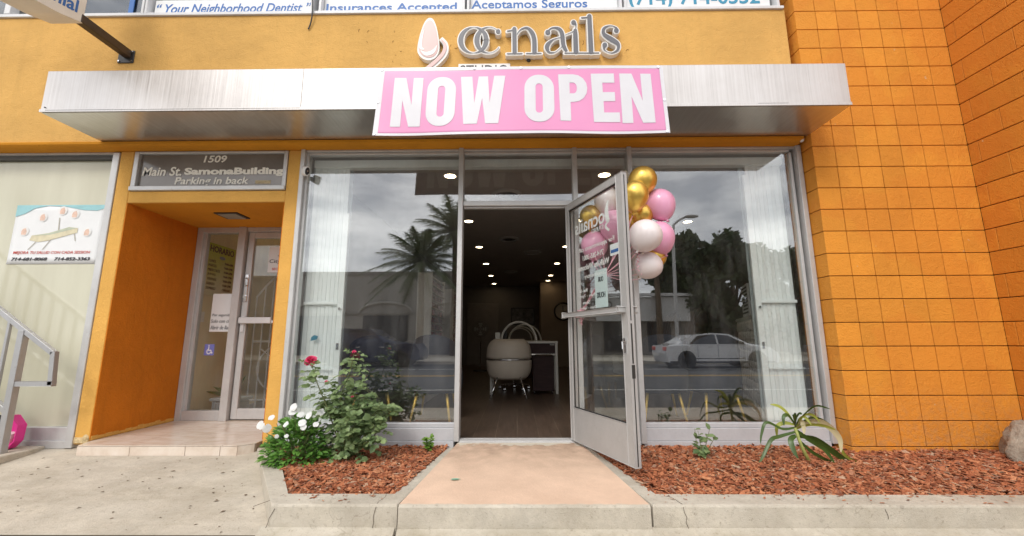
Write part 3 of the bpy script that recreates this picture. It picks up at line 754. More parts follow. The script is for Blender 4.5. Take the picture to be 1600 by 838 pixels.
b = MB(); b.box(-.506, .546, -.05, .07, -.03, .002, .004); b.box(-.506, .546, -.03, .0, .002, .010, .002); b.box(-.506, .546, .02, .05, .002, .010, .002); b.build('threshold', 'alu', BD)
for nm, x0, x1, z0, z1 in (('shop_window', -2.035, -.553, .145, 2.665), ('transom_window', -.506, .546, 2.176, 2.665), ('side_window', .592, 1.074, .145, 2.665), ('shop_window', 1.12, 2.66, .145, 2.665)):
    b = MB(); b.box(x0, x1, .012, .018, z0, z1); b.build(nm, 'glass', BD)

# interior shell
XL, XR, YB, ZC = -2.10, 3.9, 10.7, 2.72
b = MB(); b.box(XL, XR, .06, YB, -.05, .0); b.build('interior_floor', 'wood', BD)
b = MB(); b.box(XL-.2, XR+.2, .07, YB, ZC, ZC+.1); b.build('interior_ceiling', 'inceil', BD)
b = MB(); b.box(XL-.01, XL, .1, YB, 0, ZC); b.build('interior_wall', 'inwall', BD)
b = MB(); b.box(XR, XR+.1, .1, YB, 0, ZC); b.build('interior_wall', 'inwall', BD)
b = MB(); b.box(XL, XR, YB, YB+.1, 0, ZC); b.build('interior_wall', 'inwall', BD)
b = MB(); b.box(.78, XR, 9.7, YB-.005, 0, ZC); b.build('partition', simple('partition_paint', (.30, .23, .17), .8, amp=.05), BD)
b = MB(); b.box(2.76, XR+.1, .02, .1, 0, ZC); b.build('front_wall', 'inwall', BD)
b = MB(); b.box(-1.72, -.62, YB-.05, YB-.001, 0, 2.1, .006); b.build('back_door', simple('back_door_paint', (.24, .21, .19), .6), BD)

# canopy
cb = MB(); X0, X1, Y0, Y1, Z0, Z1 = -4.0, 2.766, -.66, -.132, 2.762, 3.146
cb.box(X0, X1, Y0, Y1, Z0+.006, Z1, .004); cn_ = cb.build('canopy', 'canopy', BD)
b = MB(); b.box(X0+.006, X1-.006, Y0+.006, Y1, Z0-.001, Z0+.004); b.build('soffit', 'soffit', cn_)
b = MB(); b.box(X0-.003, X1+.003, Y0-.006, Y0-.001, Z0, Z0+.028, .001); b.build('drip_edge', 'canopy', cn_)
for q in ((-1.799, -1.796, Y0-.0012, Y0-.0005, Z0+.03, Z1-.004), (-3.95, -1.80, Y0-.0068, Y0-.0062, Z0+.014, Z0+.017), (2.0, 2.25, Y0-.0068, Y0-.0062, Z0+.02, Z0+.022)):
    b = MB(); b.box(*q); b.build('seam', 'black', cn_)
b = MB(); b.box(-3.965, -3.958, Y0-.008, Y0-.0005, Z0+.04, Z0+.047); b.build('rivet', 'black', cn_)

# upper windows
wins = [(-5.65, -3.80), (-3.79, -2.06), (-2.0, -.51), (-.49, 1.08), (1.10, 2.66)]
b = MB(); b.box(-14, 2.69, -.15, .0, 4.126, 4.158, .003); b.build('window_sill', 'alu_white', BD)
for i, (x0, x1) in enumerate(wins):
    b = MB(); b.box(x0+.02, x1-.02, -.06, -.054, 4.17, 5.58); p = b.build('upper_window', 'glass_up', BD)
    b = MB(); b.box(x0, x0+.025, -.14, -.02, 4.158, 5.6, .003); b.box(x1-.025, x1, -.14, -.02, 4.158, 5.6, .003); b.box(x0+.025, x1-.025, -.13, -.02, 4.158, 4.178, .003)
    if i == 0: b.box(-5.25, -5.19, -.135, -.02, 4.178, 5.6, .003); b.box(-4.98, -4.94, -.135, -.02, 4.178, 5.6, .003)
    b.build('frame', 'alu_white', p)
b = MB(); b.box(-14, -5.66, -.10, .0, 4.158, 5.6); b.build('upper_infill', 'alu_white', BD)
b = MB(); b.box(-5.6, 2.66, .6, .7, 4.0, 5.6); b.build('upper_room_wall', simple('upper_blinds', (.62, .66, .68), .8, amp=.05), BD)
b = MB(); b.box(-14, 2.7, .3, .32, 2.7, 6.5); 
b.build('wall_core', 'inwall', BD) if False else b.bm.free()
b = MB(); b.box(-14, 2.7, .0, .6, 4.1, 4.126); b.build('upper_floor_slab', 'inwall', BD)
b = MB(); b.box(-14, 4, .3, 1.45, 6.56, 6.65); b.box(-14, -3.75, 1.46, 4.05, 6.56, 6.65); b.box(-2.18, 4, 1.46, 4.05, 6.56, 6.65); b.box(-14, 4, 4.06, 12, 6.56, 6.65); b.build('roof', 'conc', BD)  # hole over the vestibule is an invented lightwell to let daylight down

# open entrance door: hinge at right jamb, swung outwards
H = Vector((.492, -.02, 0)); ud = Vector((.365, -.931, 0)).normalized(); nd = Vector((ud.y, -ud.x, 0))   # nd towards the viewer's left side
if nd.x > 0: nd = -nd
DM = Matrix((ud, nd, Vector((0, 0, 1)))).transposed().to_4x4(); DM.translation = H
def dpt(u, h, z): return DM @ Vector((u, h, z))
LW = .885
class DB(MB):
    def bx(s, u0, u1, h0, h1, z0, z1, b=0): s.box(u0, u1, h0, h1, z0, z1, b, DM); return s
b = DB(); b.bx(0, .05, -.022, .022, .012, 2.12, .004); b.bx(LW-.075, LW, -.022, .022, .012, 2.12, .004); b.bx(.05, LW-.075, -.022, .022, 2.06, 2.12, .004); b.bx(.05, LW-.075, -.022, .022, .012, .285, .004)
dr = b.build('entrance_door', 'alu_door', BD)
b = DB(); b.bx(.05, LW-.075, -.003, .003, .285, 2.06); b.build('pane', 'glass_door', dr)
b = DB(); b.bx(.05, .058, .003, .012, .285, 2.06); b.bx(LW-.083, LW-.075, .003, .012, .285, 2.06); b.bx(.058, LW-.083, .003, .012, .285, .294); b.bx(.058, LW-.083, .003, .012, 2.05, 2.06); b.build('glazing_bead', 'black', dr)
b = DB(); b.tube([dpt(.0, .022, 1.08), dpt(.0, .05, 1.08)], .02, 8); b.bx(-.012, LW-.05, .05, .075, 1.06, 1.10, .008); b.bx(LW-.06, LW-.03, .022, .075, 1.062, 1.098, .006); b.build('push_bar', 'alu_door', dr)
b = DB(); b.bx(.02, LW-.03, -.075, -.05, 1.06, 1.10, .008); b.bx(LW-.06, LW-.03, -.06, -.022, 1.062, 1.098, .006); b.bx(.02, .05, -.06, -.022, 1.062, 1.098, .006); b.build('pull_bar', 'alu_door', dr)
b = DB(); b.tube([dpt(LW-.045, .022, .86), dpt(LW-.045, .035, .86)], .017, 12); b.tube([dpt(LW-.045, .035, .86), dpt(LW-.045, .05, .85), dpt(LW-.042, .05, .80)], .006, 6); b.bx(LW-.056, LW-.034, .022, .028, .77, .84, .002); b.build('thumb_lock', 'chrome', dr)
b = DB(); b.bx(LW, LW+.002, -.006, .006, .70, .98); b.bx(LW, LW+.003, -.012, .012, .60, .69, .001); b.bx(LW, LW+.0015, -.004, .004, .02, .6); b.bx(LW, LW+.0015, -.004, .004, 1.0, 2.1); b.build('latch_slot', 'black', dr)
dfr = lambda x, z, h: dpt(x, -.004-h, z)
dfrm = lambda x, z, h: dpt(x, -.004-h, z)
# lettering faces the street side of the leaf, so it reads mirrored from here (u grows away from the hinge: reversed for that side)
dec = [('ocnails', .12, .60, 1.80, 1.93, dict(bold=.012)), ('STUDIO', .40, .58, 1.755, 1.79, {}), ('For appointments call:', .17, .72, 1.615, 1.665, {}), ('714-265-3001', .24, .56, 1.545, 1.59, dict(bold=.01)), ('Walk-ins Welcome', .16, .64, 1.46, 1.51, dict(bold=.01)), ('Complimentary', .26, .60, 1.375, 1.42, {}),
       ('Mon - Sat', .16, .30, 1.27, 1.30, dict(bold=.01)), ('9am - 7pm', .17, .42, 1.215, 1.25, {}), ('Sun', .22, .34, 1.165, 1.195, dict(bold=.01)), ('10am - 5pm', .20, .44, 1.115, 1.145, {})]
dec = [(t_, b_, a_, z0, z1, k_) for (t_, a_, b_, z0, z1, k_) in dec]
join_text(dec, 'lettering', 'white_txt', dr, dfr)
b = MB(); b.ribbon([(.655, 1.97, .012), (.632, 1.89, .05), (.64, 1.82, .05), (.665, 1.80, .03)], 0, .002, lambda u, v, h: dpt(u, -.004-h, v)); b.ribbon([(.655, 1.80, .012), (.61, 1.765, .022), (.66, 1.72, .02)], 0, .002, lambda u, v, h: dpt(u, -.004-h, v)); b.build('nail_logo', 'white_txt', dr)
b = DB(); b.bx(LW-.115, LW-.078, -.006, -.004, 1.13, 1.52); st = b.build('pull_sticker', simple('gold_sticker', (.55, .42, .13), .5), dr)
join_text([(c_, LW-.086, LW-.108, 1.16+.055*i, 1.20+.055*i, dict(bold=.03)) for i, c_ in enumerate('PULL TO'[::-1]) if c_ != ' '], 'sticker_lettering', 'black_txt', dr, lambda x, z, h: dpt(x, .004+h, z)) if False else None
join_text([('PULL', 1.48, 1.17, LW-.109, LW-.085, dict(bold=.03))], 'sticker_lettering', 'black_txt', dr, lambda x, z, h: dpt(z, .0045+h, x))
hs = thing('hours_notice', 'pale paper notice reading OUR HOURS taped to the open glass door', 'notice', mat_world=Matrix.Translation(dpt(.50, -.006, 1.18)))
b = DB(); b.bx(.42, .60, -.006, -.0045, 1.12, 1.43); b.build('sheet', 'paperblue', hs)
join_text([('OUR', .55, .475, 1.33, 1.37, {}), ('HOURS', .57, .45, 1.20, 1.245, {})], 'lettering', 'black_txt', hs, lambda x, z, h: dpt(x, -.003+h, z))
tk = thing('door_tag', 'small white and blue card stuck high on the open glass door', 'card', mat_world=Matrix.Translation(dpt(.74, -.006, 1.56)))
b = DB(); b.bx(.66, .80, -.006, -.0045, 1.51, 1.60); b.build('card', 'paper', tk)
b = DB(); b.bx(.67, .79, -.0044, -.0035, 1.53, 1.555); b.build('stripe', 'blue_txt', tk)

# ================================================================== BLOCK WALL
BW = thing('block_wall', 'orange painted concrete block pier with deep square joints and return wall at the right', 'wall', (3.4, 0, 0))
CH = .2032
b = MB(); X0 = 2.757; XE = 4.18; YF = -.187
b.box(X0+.012, XE+.3, YF+.015, .3, -.3, 6.6); b.build('mortar', 'groove', BW)
b = MB(); rr = random.Random(11)
for k in range(-1, 33):
    z0 = -.01+CH*k+.0034; z1 = z0+CH-.0068
    if k == -1: z0 = -.25
    if z0 > 6.5: break
    step = CH if k >= 0 else CH*2
    off = 0
    x = X0; i = 0
    while x < XE-.01:
        x1 = min(X0+step*(i+1)+rr.uniform(-.0015, .0015), XE) if X0+step*(i+1) < XE-.05 else XE
        j = rr.uniform(-.0004, .0004)
        b.box(x+(.0 if i == 0 else .0030), x1-.0030+(.008 if x1 >= XE-.001 else 0), YF+j, (.02 if i == 0 else YF+.04), z0, z1, .002)
        x = x1; i += 1
b.build('block_face', 'block', BW)
b = MB()
for k in range(-1, 33):
    z0 = -.01+CH*k+.0034; z1 = z0+CH-.0068
    if k == -1: z0 = -.25
    y = -1.9 - (CH if k % 2 else 0)
    while y < YF-.01:
        y1 = min(y+2*CH, YF-.002); 
        if y1-y > .02: b.box(XE+rr.uniform(-.001, .001), XE+.05, y+.001, y1-.001, z0, z1, .0035)
        y += 2*CH
b.build('return_block', 'block_shaded', BW)
b = MB(); b.box(XE+.012, XE+.4, -2.08, YF, -.3, 6.6); b.build('return_core', 'groove', BW)

# ================================================================== SIGNS
# NOW OPEN banner
BN = thing('now_open_banner', 'pink vinyl banner with bold white NOW OPEN letters tied over the canopy', 'banner', (.04, -.68, 2.51))
def bpt(s, t, h=0):
    """s,t in 0..1 over the banner"""
    zt = 3.128 - .012*math.sin(s*PI*2.2)*.4; zb = 2.508 + .004*math.sin(s*PI)
    xl = -1.138 - .030*(1-t); xr = 1.228 + .016*(1-t)
    w = .007*math.sin(s*9+1.5*t) + .004*math.sin(s*17+4*t) + .005*(1-t)*math.sin(s*PI*3+.6)
    return Vector((xl+(xr-xl)*s, -.676 - .022*(1-t) + w*(.35+.65*(1-t)) - h - .004, zb+(zt-zb)*t))
b = MB(); ns, nt_ = 60, 16
gr = [[b.bm.verts.new(bpt(i/ns, j/nt_)) for j in range(nt_+1)] for i in range(ns+1)]
for i in range(ns):
    for j in range(nt_): b.bm.faces.new((gr[i][j], gr[i+1][j], gr[i+1][j+1], gr[i][j+1])).material_index = 0
o = b.build('sheet', ['bannerpink', 'bannerback'], BN, smooth=True); sm = o.modifiers.new('thickness', 'SOLIDIFY'); sm.thickness = .0015; sm.offset = -1; sm.material_offset = 1
def bstrip(mb, s0, s1, t0, t1, h=.0012, nx=30, ny=8):
    g = [[mb.bm.verts.new(bpt(s0+(s1-s0)*i/nx, t0+(t1-t0)*j/ny, h)) for j in range(ny+1)] for i in range(nx+1)]
    for i in range(nx):
        for j in range(ny): mb.bm.faces.new((g[i][j], g[i+1][j], g[i+1][j+1], g[i][j+1]))
b = MB(); e1, e2 = .017, .045
bstrip(b, 0, 1, 1-e2, 1, nx=60, ny=2); bstrip(b, 0, 1, 0, .035, nx=60, ny=2); bstrip(b, 0, e1, .035, 1-e2, nx=2); bstrip(b, 1-.012, 1, .035, 1-e2, nx=2); b.build('hem', 'bannerwhite', BN, recalc=True)
for s_, t_ in ((.006, .97), (.335, .98), (.5, .975), (.67, .98), (.985, .975), (.004, .49), (.993, .48), (.006, .02), (.99, .02)):
    b = MB(); p = bpt(s_, t_, .002); b.tube([p, p+Vector((0, -.004, 0))], .011, 10); b.build('grommet', 'chrome', BN)
def bletter(polys):
    """polys in crop pixels (u, v)"""
    bm = bmesh.new()
    for P in polys:
        f = bm.faces.new([bm.verts.new((u, v, 0)) for u, v in P])
    for f in bm.faces: f.normal_update()
    bmesh.ops.triangulate(bm, faces=bm.faces[:], ngon_method='EAR_CLIP')
    bmesh.ops.subdivide_edges(bm, edges=bm.edges[:], cuts=3, use_grid_fill=True)
    for v in bm.verts:
        s_ = (v.co.x-335)/(1548-335); t_ = 1-(v.co.y-285+ (v.co.x-940)*.008)/(567-285)
        v.co = bpt(s_, t_, .0022)
    bmesh.ops.recalc_face_normals(bm, faces=bm.faces[:])
    me = bpy.data.meshes.new('letter'); bm.to_mesh(me); bm.free(); me.materials.append(MT['bannerwhite'])
    o = link('letter', me, BN); md = o.modifiers.new('thickness', 'SOLIDIFY'); md.thickness = .0008; md.offset = 0
    me2 = me.copy(); me2.transform(Matrix.Translation((0, .0062, 0))); me2.materials.clear(); me2.materials.append(MT['backletter']); o2 = bpy.data.objects.new('letter_show_through', me2); COL.objects.link(o2); o2.parent = BN; WM[o2.name] = wm(BN)
def arc(cx, cy, rx_, ry_, a0, a1, n=8): return [(cx+rx_*math.cos(R(a0+(a1-a0)*i/n)), cy+ry_*math.sin(R(a0+(a1-a0)*i/n))) for i in range(n+1)]
def ringpolys(x0, x1, y0, y1, r, ix0, ix1, iy0, iy1, ir):
    out = arc(x1-r, y0+r, r, r, -90, 0)+arc(x1-r, y1-r, r, r, 0, 90)+arc(x0+r, y1-r, r, r, 90, 180)+arc(x0+r, y0+r, r, r, 180, 270)
    inn = arc(ix1-ir, iy0+ir, ir, ir, -90, 0)+arc(ix1-ir, iy1-ir, ir, ir, 0, 90)+arc(ix0+ir, iy1-ir, ir, ir, 90, 180)+arc(ix0+ir, iy0+ir, ir, ir, 180, 270)
    n = len(out); return [[out[i], out[(i+1) % n], inn[(i+1) % n], inn[i]] for i in range(n)]
def Nl(x0, x1, y0, y1, w=42): return [[(x0, y0), (x0+w+8, y0), (x1-w, y0+.56*(y1-y0)), (x1-w, y0), (x1, y0), (x1, y1), (x1-w-6, y1), (x0+w, y0+.47*(y1-y0)), (x0+w, y1), (x0, y1)]]
bletter(Nl(402, 526, 332, 535))
bletter(ringpolys(546, 668, 328, 534, 56, 592, 622, 366, 496, 14))
bletter([[(686, 328), (735, 328), (748, 440), (762, 328), (802, 328), (812, 440), (828, 326), (876, 326), (850, 526), (796, 526), (780, 420), (762, 527), (706, 528)]])
bletter(ringpolys(957, 1082, 322, 521, 58, 1004, 1034, 360, 484, 14))
po = arc(1165, 378, 58, 58, -90, 90); pi_ = arc(1165, 377.5, 14, 22.5, -90, 90)
bletter([[(1101, 320), (1152, 320), (1152, 355), (1148, 355), (1148, 400), (1152, 400), (1152, 436), (1150, 436), (1150, 515), (1106, 515)]] + [[po[i], po[i+1], pi_[i+1], pi_[i]] for i in range(8)] + [[(1152, 320), (1165, 320), (1165, 355), (1152, 355)], [(1152, 400), (1165, 400), (1165, 436), (1152, 436)]])
bletter([[(1240, 318), (1338, 317), (1338, 356), (1287, 356), (1287, 395), (1337, 395), (1337, 432), (1288, 432), (1288, 478), (1352, 478), (1352, 517), (1244, 517)]])
bletter(Nl(1361, 1494, 317, 521, 44))

# channel letter sign "oc nails"
LS = thing('channel_letter_sign', 'raised white and grey OC nails letter sign with pink fingernail emblem above canopy', 'sign', (.05, -.132, 3.56))
def cpt(u, v, h):   # crop pixels -> wall; h height off the wall towards the street
    return Vector((-.565+(u-347)*.001363, -.132-h, 3.922-(v-100.6)*.00154))
CASE = .058
LV = [0]
def ends(st_):
    d = math.hypot(st_[0][0]-st_[-1][0], st_[0][1]-st_[-1][1])
    return [] if d < 1 else [st_[0]] if d < 5 else [st_[0], st_[-1]]
def chan(strokes, extra_case=16, caps=True):
    LV[0] += 1; zo = .0016*(LV[0] % 2)
    lt = MB()
    for k, st_ in enumerate(strokes):
        st_ = [p if len(p) == 3 else (*p, 10) for p in st_]
        if len(ends(st_)) != 1: lt.ribbon([(u, v, w+extra_case) for u, v, w in st_], .0, CASE+.0004*k+zo, cpt)
        for (u, v, w) in ends(st_):
            if w > 0: disc(lt, u, v, (w+extra_case)/2, 0, CASE+.0004*k+.0002+zo)
    o = lt.build('letter', 'casewhite', LS)
    fc = MB()
    for k, st_ in enumerate(strokes):
        st_ = [p if len(p) == 3 else (*p, 10) for p in st_]
        if len(ends(st_)) != 1: fc.ribbon([(u, v, max(w-1, 3)) for u, v, w in st_], CASE+.005+.0004*k+zo, .0008, cpt)
        for (u, v, w) in ends(st_):
            if w > 26: disc(fc, u, v, w/2, CASE+.0052+.0004*k+zo, .0008)
    fc.build('face', 'greyface', o); return o
def disc(mb, u, v, r, z, d, n=14): mb._slab([(u+r*math.cos(2*PI*i/n), v+r*math.sin(2*PI*i/n)) for i in range(n)], cpt, z, d)
def ell(cx, cy, rx_, ry_, wl, wr, a0=0, a1=360, n=16):
    o = []
    for i in range(n+1):
        a = R(a0+(a1-a0)*i/n); c = math.cos(a); w = 4+((wr if c > 0 else wl)-4)*abs(c)**1.6
        o.append((cx+rx_*c, cy+ry_*math.sin(a), w))
    return o
chan([ell(460, 200, 92, 92, 36, 34)])                                         # o
chan([ell(572, 200, 88, 92, 36, 0, -32, -325, 16), [(637, 140, 32), (638, 142, 32)]])   # c
chan([[(702, 140, 9), (745, 132, 9)], [(755, 125, 30), (756, 290, 30)], [(700, 300, 7), (812, 300, 7)], [(772, 165, 5), (800, 130, 8), (845, 118, 16), (880, 150, 30), (897, 200, 32), (898, 290, 32)], [(838, 300, 7), (948, 300, 7)]])   # n
chan([[(996, 150, 36), (998, 140, 14), (1030, 118, 9), (1075, 125, 22), (1098, 160, 30), (1106, 240, 30), (1128, 288, 20)], [(1098, 185, 5), (1040, 200, 8), (1000, 230, 26), (988, 260, 30), (1005, 292, 14), (1050, 290, 5), (1098, 250, 4)]])   # a
chan([[(1184, 82, 34), (1200, 100, 10), (1188, 140, 6), (1120, 172, 4)], [(1194, 130, 22), (1194, 170, 32), (1194, 290, 34)], [(1112, 300, 7), (1250, 300, 7)]])   # i
chan([[(1240, 48, 9), (1285, 45, 9)], [(1300, 38, 32), (1302, 290, 34)], [(1250, 300, 7), (1360, 300, 7)]])    # l
chan([[(1490, 142, 34), (1488, 122, 10), (1445, 108, 6), (1402, 128, 20), (1400, 168, 26), (1450, 205, 36), (1495, 238, 28), (1492, 280, 18), (1445, 302, 6), (1398, 280, 8), (1402, 245, 34)]])   # s
# fingernail emblem
nb = MB(); P = [(140, 45), (165, 60), (190, 115), (208, 200), (214, 270), (195, 325), (150, 348), (100, 338), (62, 300), (56, 255), (70, 170), (95, 90), (118, 55)]
def closed(P, sub=4): 
    Q = P[-2:]+P+P[:3]; c = catmull([(u, v, 0) for u, v in Q], sub); return [(p[0], p[1]) for p in c[2*sub:(2+len(P))*sub]]
nb._slab(closed([(u, v-12) for u, v in P]), cpt, 0, CASE); em = nb.build('emblem', 'casewhite', LS)
def shrink(P, k, cx=138, cy=205, dv=-12): return [(cx+(u-cx)*k, cy+(v-cy)*k+dv) for u, v in P]
nb = MB(); nb._slab(closed(shrink(P, .88)), cpt, CASE+.003, .001); nb.build('nail_face', 'nailpink', em)
nb = MB(); nb.ribbon([(100, 120, 4), (82, 200, 18), (82, 250, 22), (105, 262, 10)], CASE+.006, .001, cpt); nb.ribbon([(82, 270, 4), (120, 295, 26), (170, 280, 26), (198, 235, 4)], CASE+.006, .001, cpt); nb.build('nail_highlight', 'casewhite', em)
nb = MB(); nb.ribbon([(222, 180, 30), (258, 225, 36), (252, 285, 44), (200, 345, 46), (130, 400, 40)], 0, CASE-.006, cpt); hk = nb.build('swoosh', 'casewhite', LS)
nb = MB(); nb.ribbon([(226, 190, 8), (254, 228, 18), (246, 282, 24), (196, 340, 26), (130, 396, 22)], CASE, .001, cpt); nb.build('swoosh_face', 'nailpink', hk)
SP = thing('studio_plate', 'flat white plate lettered STUDIO half hidden behind the pink banner', 'sign', (-.30, -.134, 3.45))
b = MB(); b.box(-.563, -.052, -.138, -.132, 3.40, 3.552, .001); b.build('plate', 'casewhite', SP)
letter('STUDIO', 'lettering', 'black_txt', SP, -.545, -.07, 3.42, 3.536, front(-.1385), thick=.001)
b = MB(); b.ball((.13, -.135, 3.585), .022, .012, .018, 10, 6); tag(b.build('wall_hole_cover', 'black', loc=(.13, -.13, 3.585)), 'small black cable hole under the grey letters', 'cable hole')

# window banners of the dentist upstairs
def upbanner(label, x0, x1, z0, z1, texts, m='blue_txt', mat='paper'):
    t = thing('window_banner', label, 'window sign', ((x0+x1)/2, -.075, z0), 'dentist banners in the upstairs windows')
    b = MB(); b.box(x0, x1, -.080, -.070, z0, z1); b.build('sheet', mat, t)
    join_text(texts, 'lettering', m, t, front(-.0805)); return t
upbanner('white strip lettered Your Neighborhood Dentist in blue italics', -3.74, -2.09, 4.18, 4.36, [('“ Your Neighborhood Dentist ”', -3.72, -2.11, 4.175, 4.315, dict(bold=.012, shear=.25))])
upbanner('white banner lettered Insurances Accepted in blue', -1.97, -.54, 4.18, 4.9, [('Insurances Accepted', -1.95, -.60, 4.18, 4.295, dict(bold=.018))])
upbanner('white banner lettered Aceptamos Seguros in blue', -.46, 1.05, 4.18, 4.9, [('Aceptamos Seguros', -.45, .74, 4.19, 4.318, dict(bold=.014))])
upbanner('white banner with a large teal phone number starting (714)', 1.13, 2.6, 4.18, 4.9, [('(714) 714-0552', 1.17, 2.50, 4.195, 4.40, dict(bold=.02))], 'teal_txt')
b = MB(); b.box(-4.02, -3.97, -.078, -.070, 4.18, 5.4); tag(b.build('blue_window_strip', 'blue_txt', loc=(-4, -.075, 4.18)), 'vertical blue strip in the upstairs window behind the hanging sign', 'window sign')

# scars of older lettering in the stucco round the sign
for k in range(26):
    u = random.uniform(100, 1650) if k % 3 else random.uniform(-420, -60); v = random.uniform(60, 350); b = MB(); a0 = random.uniform(0, 6); rr_ = random.uniform(6, 16)
    b.tube([cpt(u+rr_*math.cos(a0+q*.35), v+rr_*math.sin(a0+q*.35), .0) for q in range(random.randint(3, 9))], .0022, 4); b.build('plaster_scar', simple('plaster_scar', (.30, .16, .045), .9, amp=.2) if k == 0 else bpy.data.materials['plaster_scar'], BD)
# projecting curved sign with arm
PS = thing('projecting_sign', 'white curved box sign lettered Danial hanging out on a dark steel arm', 'hanging sign', (-3.87, -.13, 3.67))
prof = [(-.60, 3.655), (-.78, 3.60), (-.95, 3.567), (-1.15, 3.545), (-1.4, 3.54), (-1.7, 3.56), (-2.0, 3.62), (-2.0, 4.6), (-.60, 4.6)]
b = MB(); b.prism([(-4.14, y, z) for y, z in prof], (.29, 0, 0), .004); b.build('sign_box', simple('sign_box_white', (.72, .68, .62), .5, amp=.06), PS)
b = MB(); b.box(-3.905, -3.835, -1.95, -.131, 3.66, 3.735, .003) if False else b.box(-3.915, -3.845, -.62, -.14, 3.655, 3.735, .004); b.build('arm', 'bronze', PS)
b = MB(); b.box(-3.975, -3.815, -.142, -.131, 3.60, 3.735, .003)
b.build('mounting_plate', 'black', PS)
for x in (-3.957, -3.833):
    for z in (3.618, 3.717): b = MB(); b.tube([(x, -.142, z), (x, -.150, z)], .009, 8); b.build('bolt', 'chrome', PS)
def bend(x, z, h): # x: distance from near end going outwards; follows the curved foot
    y = -.66-x; zz_ = 3.655-.11*(1-((max(-1.4, y)+1.4)/.8)**2) if y > -1.4 else 3.545
    return Vector((-3.85+h, y, zz_+z))
letter('Danial', 'lettering', 'blue_txt', PS, .36, .0, .07, .19, bend, bold=.02, thick=.002)
letter('By Dr.', 'lettering', 'blue_txt', PS, .80, .44, .07, .19, bend, bold=.02, thick=.002)

# massage poster on the cream window
MP = thing('massage_poster', 'white vinyl poster of a massage table with red slogan and two phone numbers', 'poster', (-4.46, -.02, 1.6))
px0, px1, pz0, pz1 = -4.915, -4.022, 1.597, 2.187
def ppt(u, v, h=0): return Vector((px0+(px1-px0)*u, .046-h+.004*math.sin(u*5)*math.sin(v*4), pz0+(pz1-pz0)*v))
b = MB(); g = [[b.bm.verts.new(ppt(i/16, j/10)) for j in range(11)] for i in range(17)]
for i in range(16):
    for j in range(10): b.bm.faces.new((g[i][j], g[i+1][j], g[i+1][j+1], g[i][j+1]))
o = b.build('sheet', 'paper', MP, smooth=True); md = o.modifiers.new('thickness', 'SOLIDIFY'); md.thickness = .002
pf = lambda x, z, h: ppt((x-px0)/(px1-px0), (z-pz0)/(pz1-pz0), .003+h)
U = lambda u: px0+(px1-px0)*u
V = lambda v: pz0+(pz1-pz0)*v
letter('MEJORA TU SALUD CON CADA SESSION', 'slogan', 'red_txt', MP, U(.055), U(.90), V(.155), V(.215), pf, bold=.005, shear=.15, thick=.001)
join_text([('714-681-8068', U(.05), U(.44), V(.055), V(.11), dict(bold=.025, shear=.2)), ('714-852-3363', U(.52), U(.91), V(.055), V(.11), dict(bold=.025, shear=.2))], 'phone_numbers', 'black_txt', MP, pf)
def pquad(mb, pts, h): mb.bm.faces.new([mb.bm.verts.new(ppt(u, v, h)) for u, v in pts])
b = MB(); pquad(b, [(0, .80), (.10, .85), (.2, .94), (.35, .985), (.55, .97), (.75, .91), (.9, .90), (1, .95), (1, 1), (0, 1)], .0035); b.build('teal_wave', simple('poster_teal', (.30, .56, .60), .5, amp=.1), MP)
b = MB(); pquad(b, [(.2, .40), (.30, .37), (.40, .39), (.72, .52), (.72, .60), (.62, .62), (.40, .52), (.22, .48)], .0035); b.build('table_print', simple('poster_table', (.66, .60, .42), .5, amp=.12, sc=20), MP)
b = MB(); pquad(b, [(.22, .475), (.40, .515), (.62, .618), (.71, .598), (.42, .49)], .0045); b.build('table_top_print', simple('poster_pad', (.48, .52, .40), .5, amp=.1, sc=20), MP)
b = MB()
for l_ in ([(.28, .39), (.20, .24)], [(.47, .5), (.36, .24)], [(.68, .53), (.71, .38)], [(.5, .55), (.49, .78)]):
    (u0, v0), (u1, v1) = l_; pquad(b, [(u0, v0), (u0+.012, v0), (u1+.010, v1), (u1, v1)], .0035)
b.build('table_leg_print', simple('poster_grey', (.45, .42, .36), .5, amp=0), MP)
for (u, v) in ((.13, .55), (.31, .79), (.52, .90), (.66, .84), (.83, .53)):
    b = MB(); pquad(b, [(u+.05*math.cos(a*PI/8), v+.078*math.sin(a*PI/8)) for a in range(16)], .004); c = b.build('round_print', simple('poster_round', (.80, .79, .78), .5, amp=.05), MP)
    b = MB(); pquad(b, [(u-.028, v-.055), (u+.022, v-.058), (u+.028, v+.0), (u+.012, v+.055), (u-.018, v+.04), (u-.03, v)], .005); b.build('figure_print', simple('poster_skin', (.72, .50, .40), .5, amp=.15, sc=40), c)

# horario poster on vestibule wall, note, wheelchair sticker, city dental card
HP = thing('opening_hours_poster', 'green to cream HORARIO opening hours poster on the vestibule wall', 'poster', (-3.68, 1.2, 1.4))
def hpt(x, z, h): return Vector((-3.672+h, x, z))
b = MB(); b.box(-3.689, -3.673, .975, 1.45, 1.40, 2.03); 
def hm():
    b_ = NB('horario_print'); z = b_.sep()[2]
    b_.color(b_.ramp(z, [(0, (.5, .47, .33)), (1, (.5, .47, .33))])); 
    r = b_.n.new('ShaderNodeMapRange'); r.inputs[1].default_value = 1.4; r.inputs[2].default_value = 2.03; b_.l.new(z, r.inputs[0])
    b_.color(b_.ramp(r.outputs[0], [(.1, (.66, .62, .46)), (.5, (.50, .52, .16)), (.9, (.42, .50, .05))])); b_.set(Roughness=.5); return b_.m
b.build('sheet', hm(), HP)
hx = [('HORARIO', 1.0, 1.42, 1.925, 2.005, dict(bold=.03))]
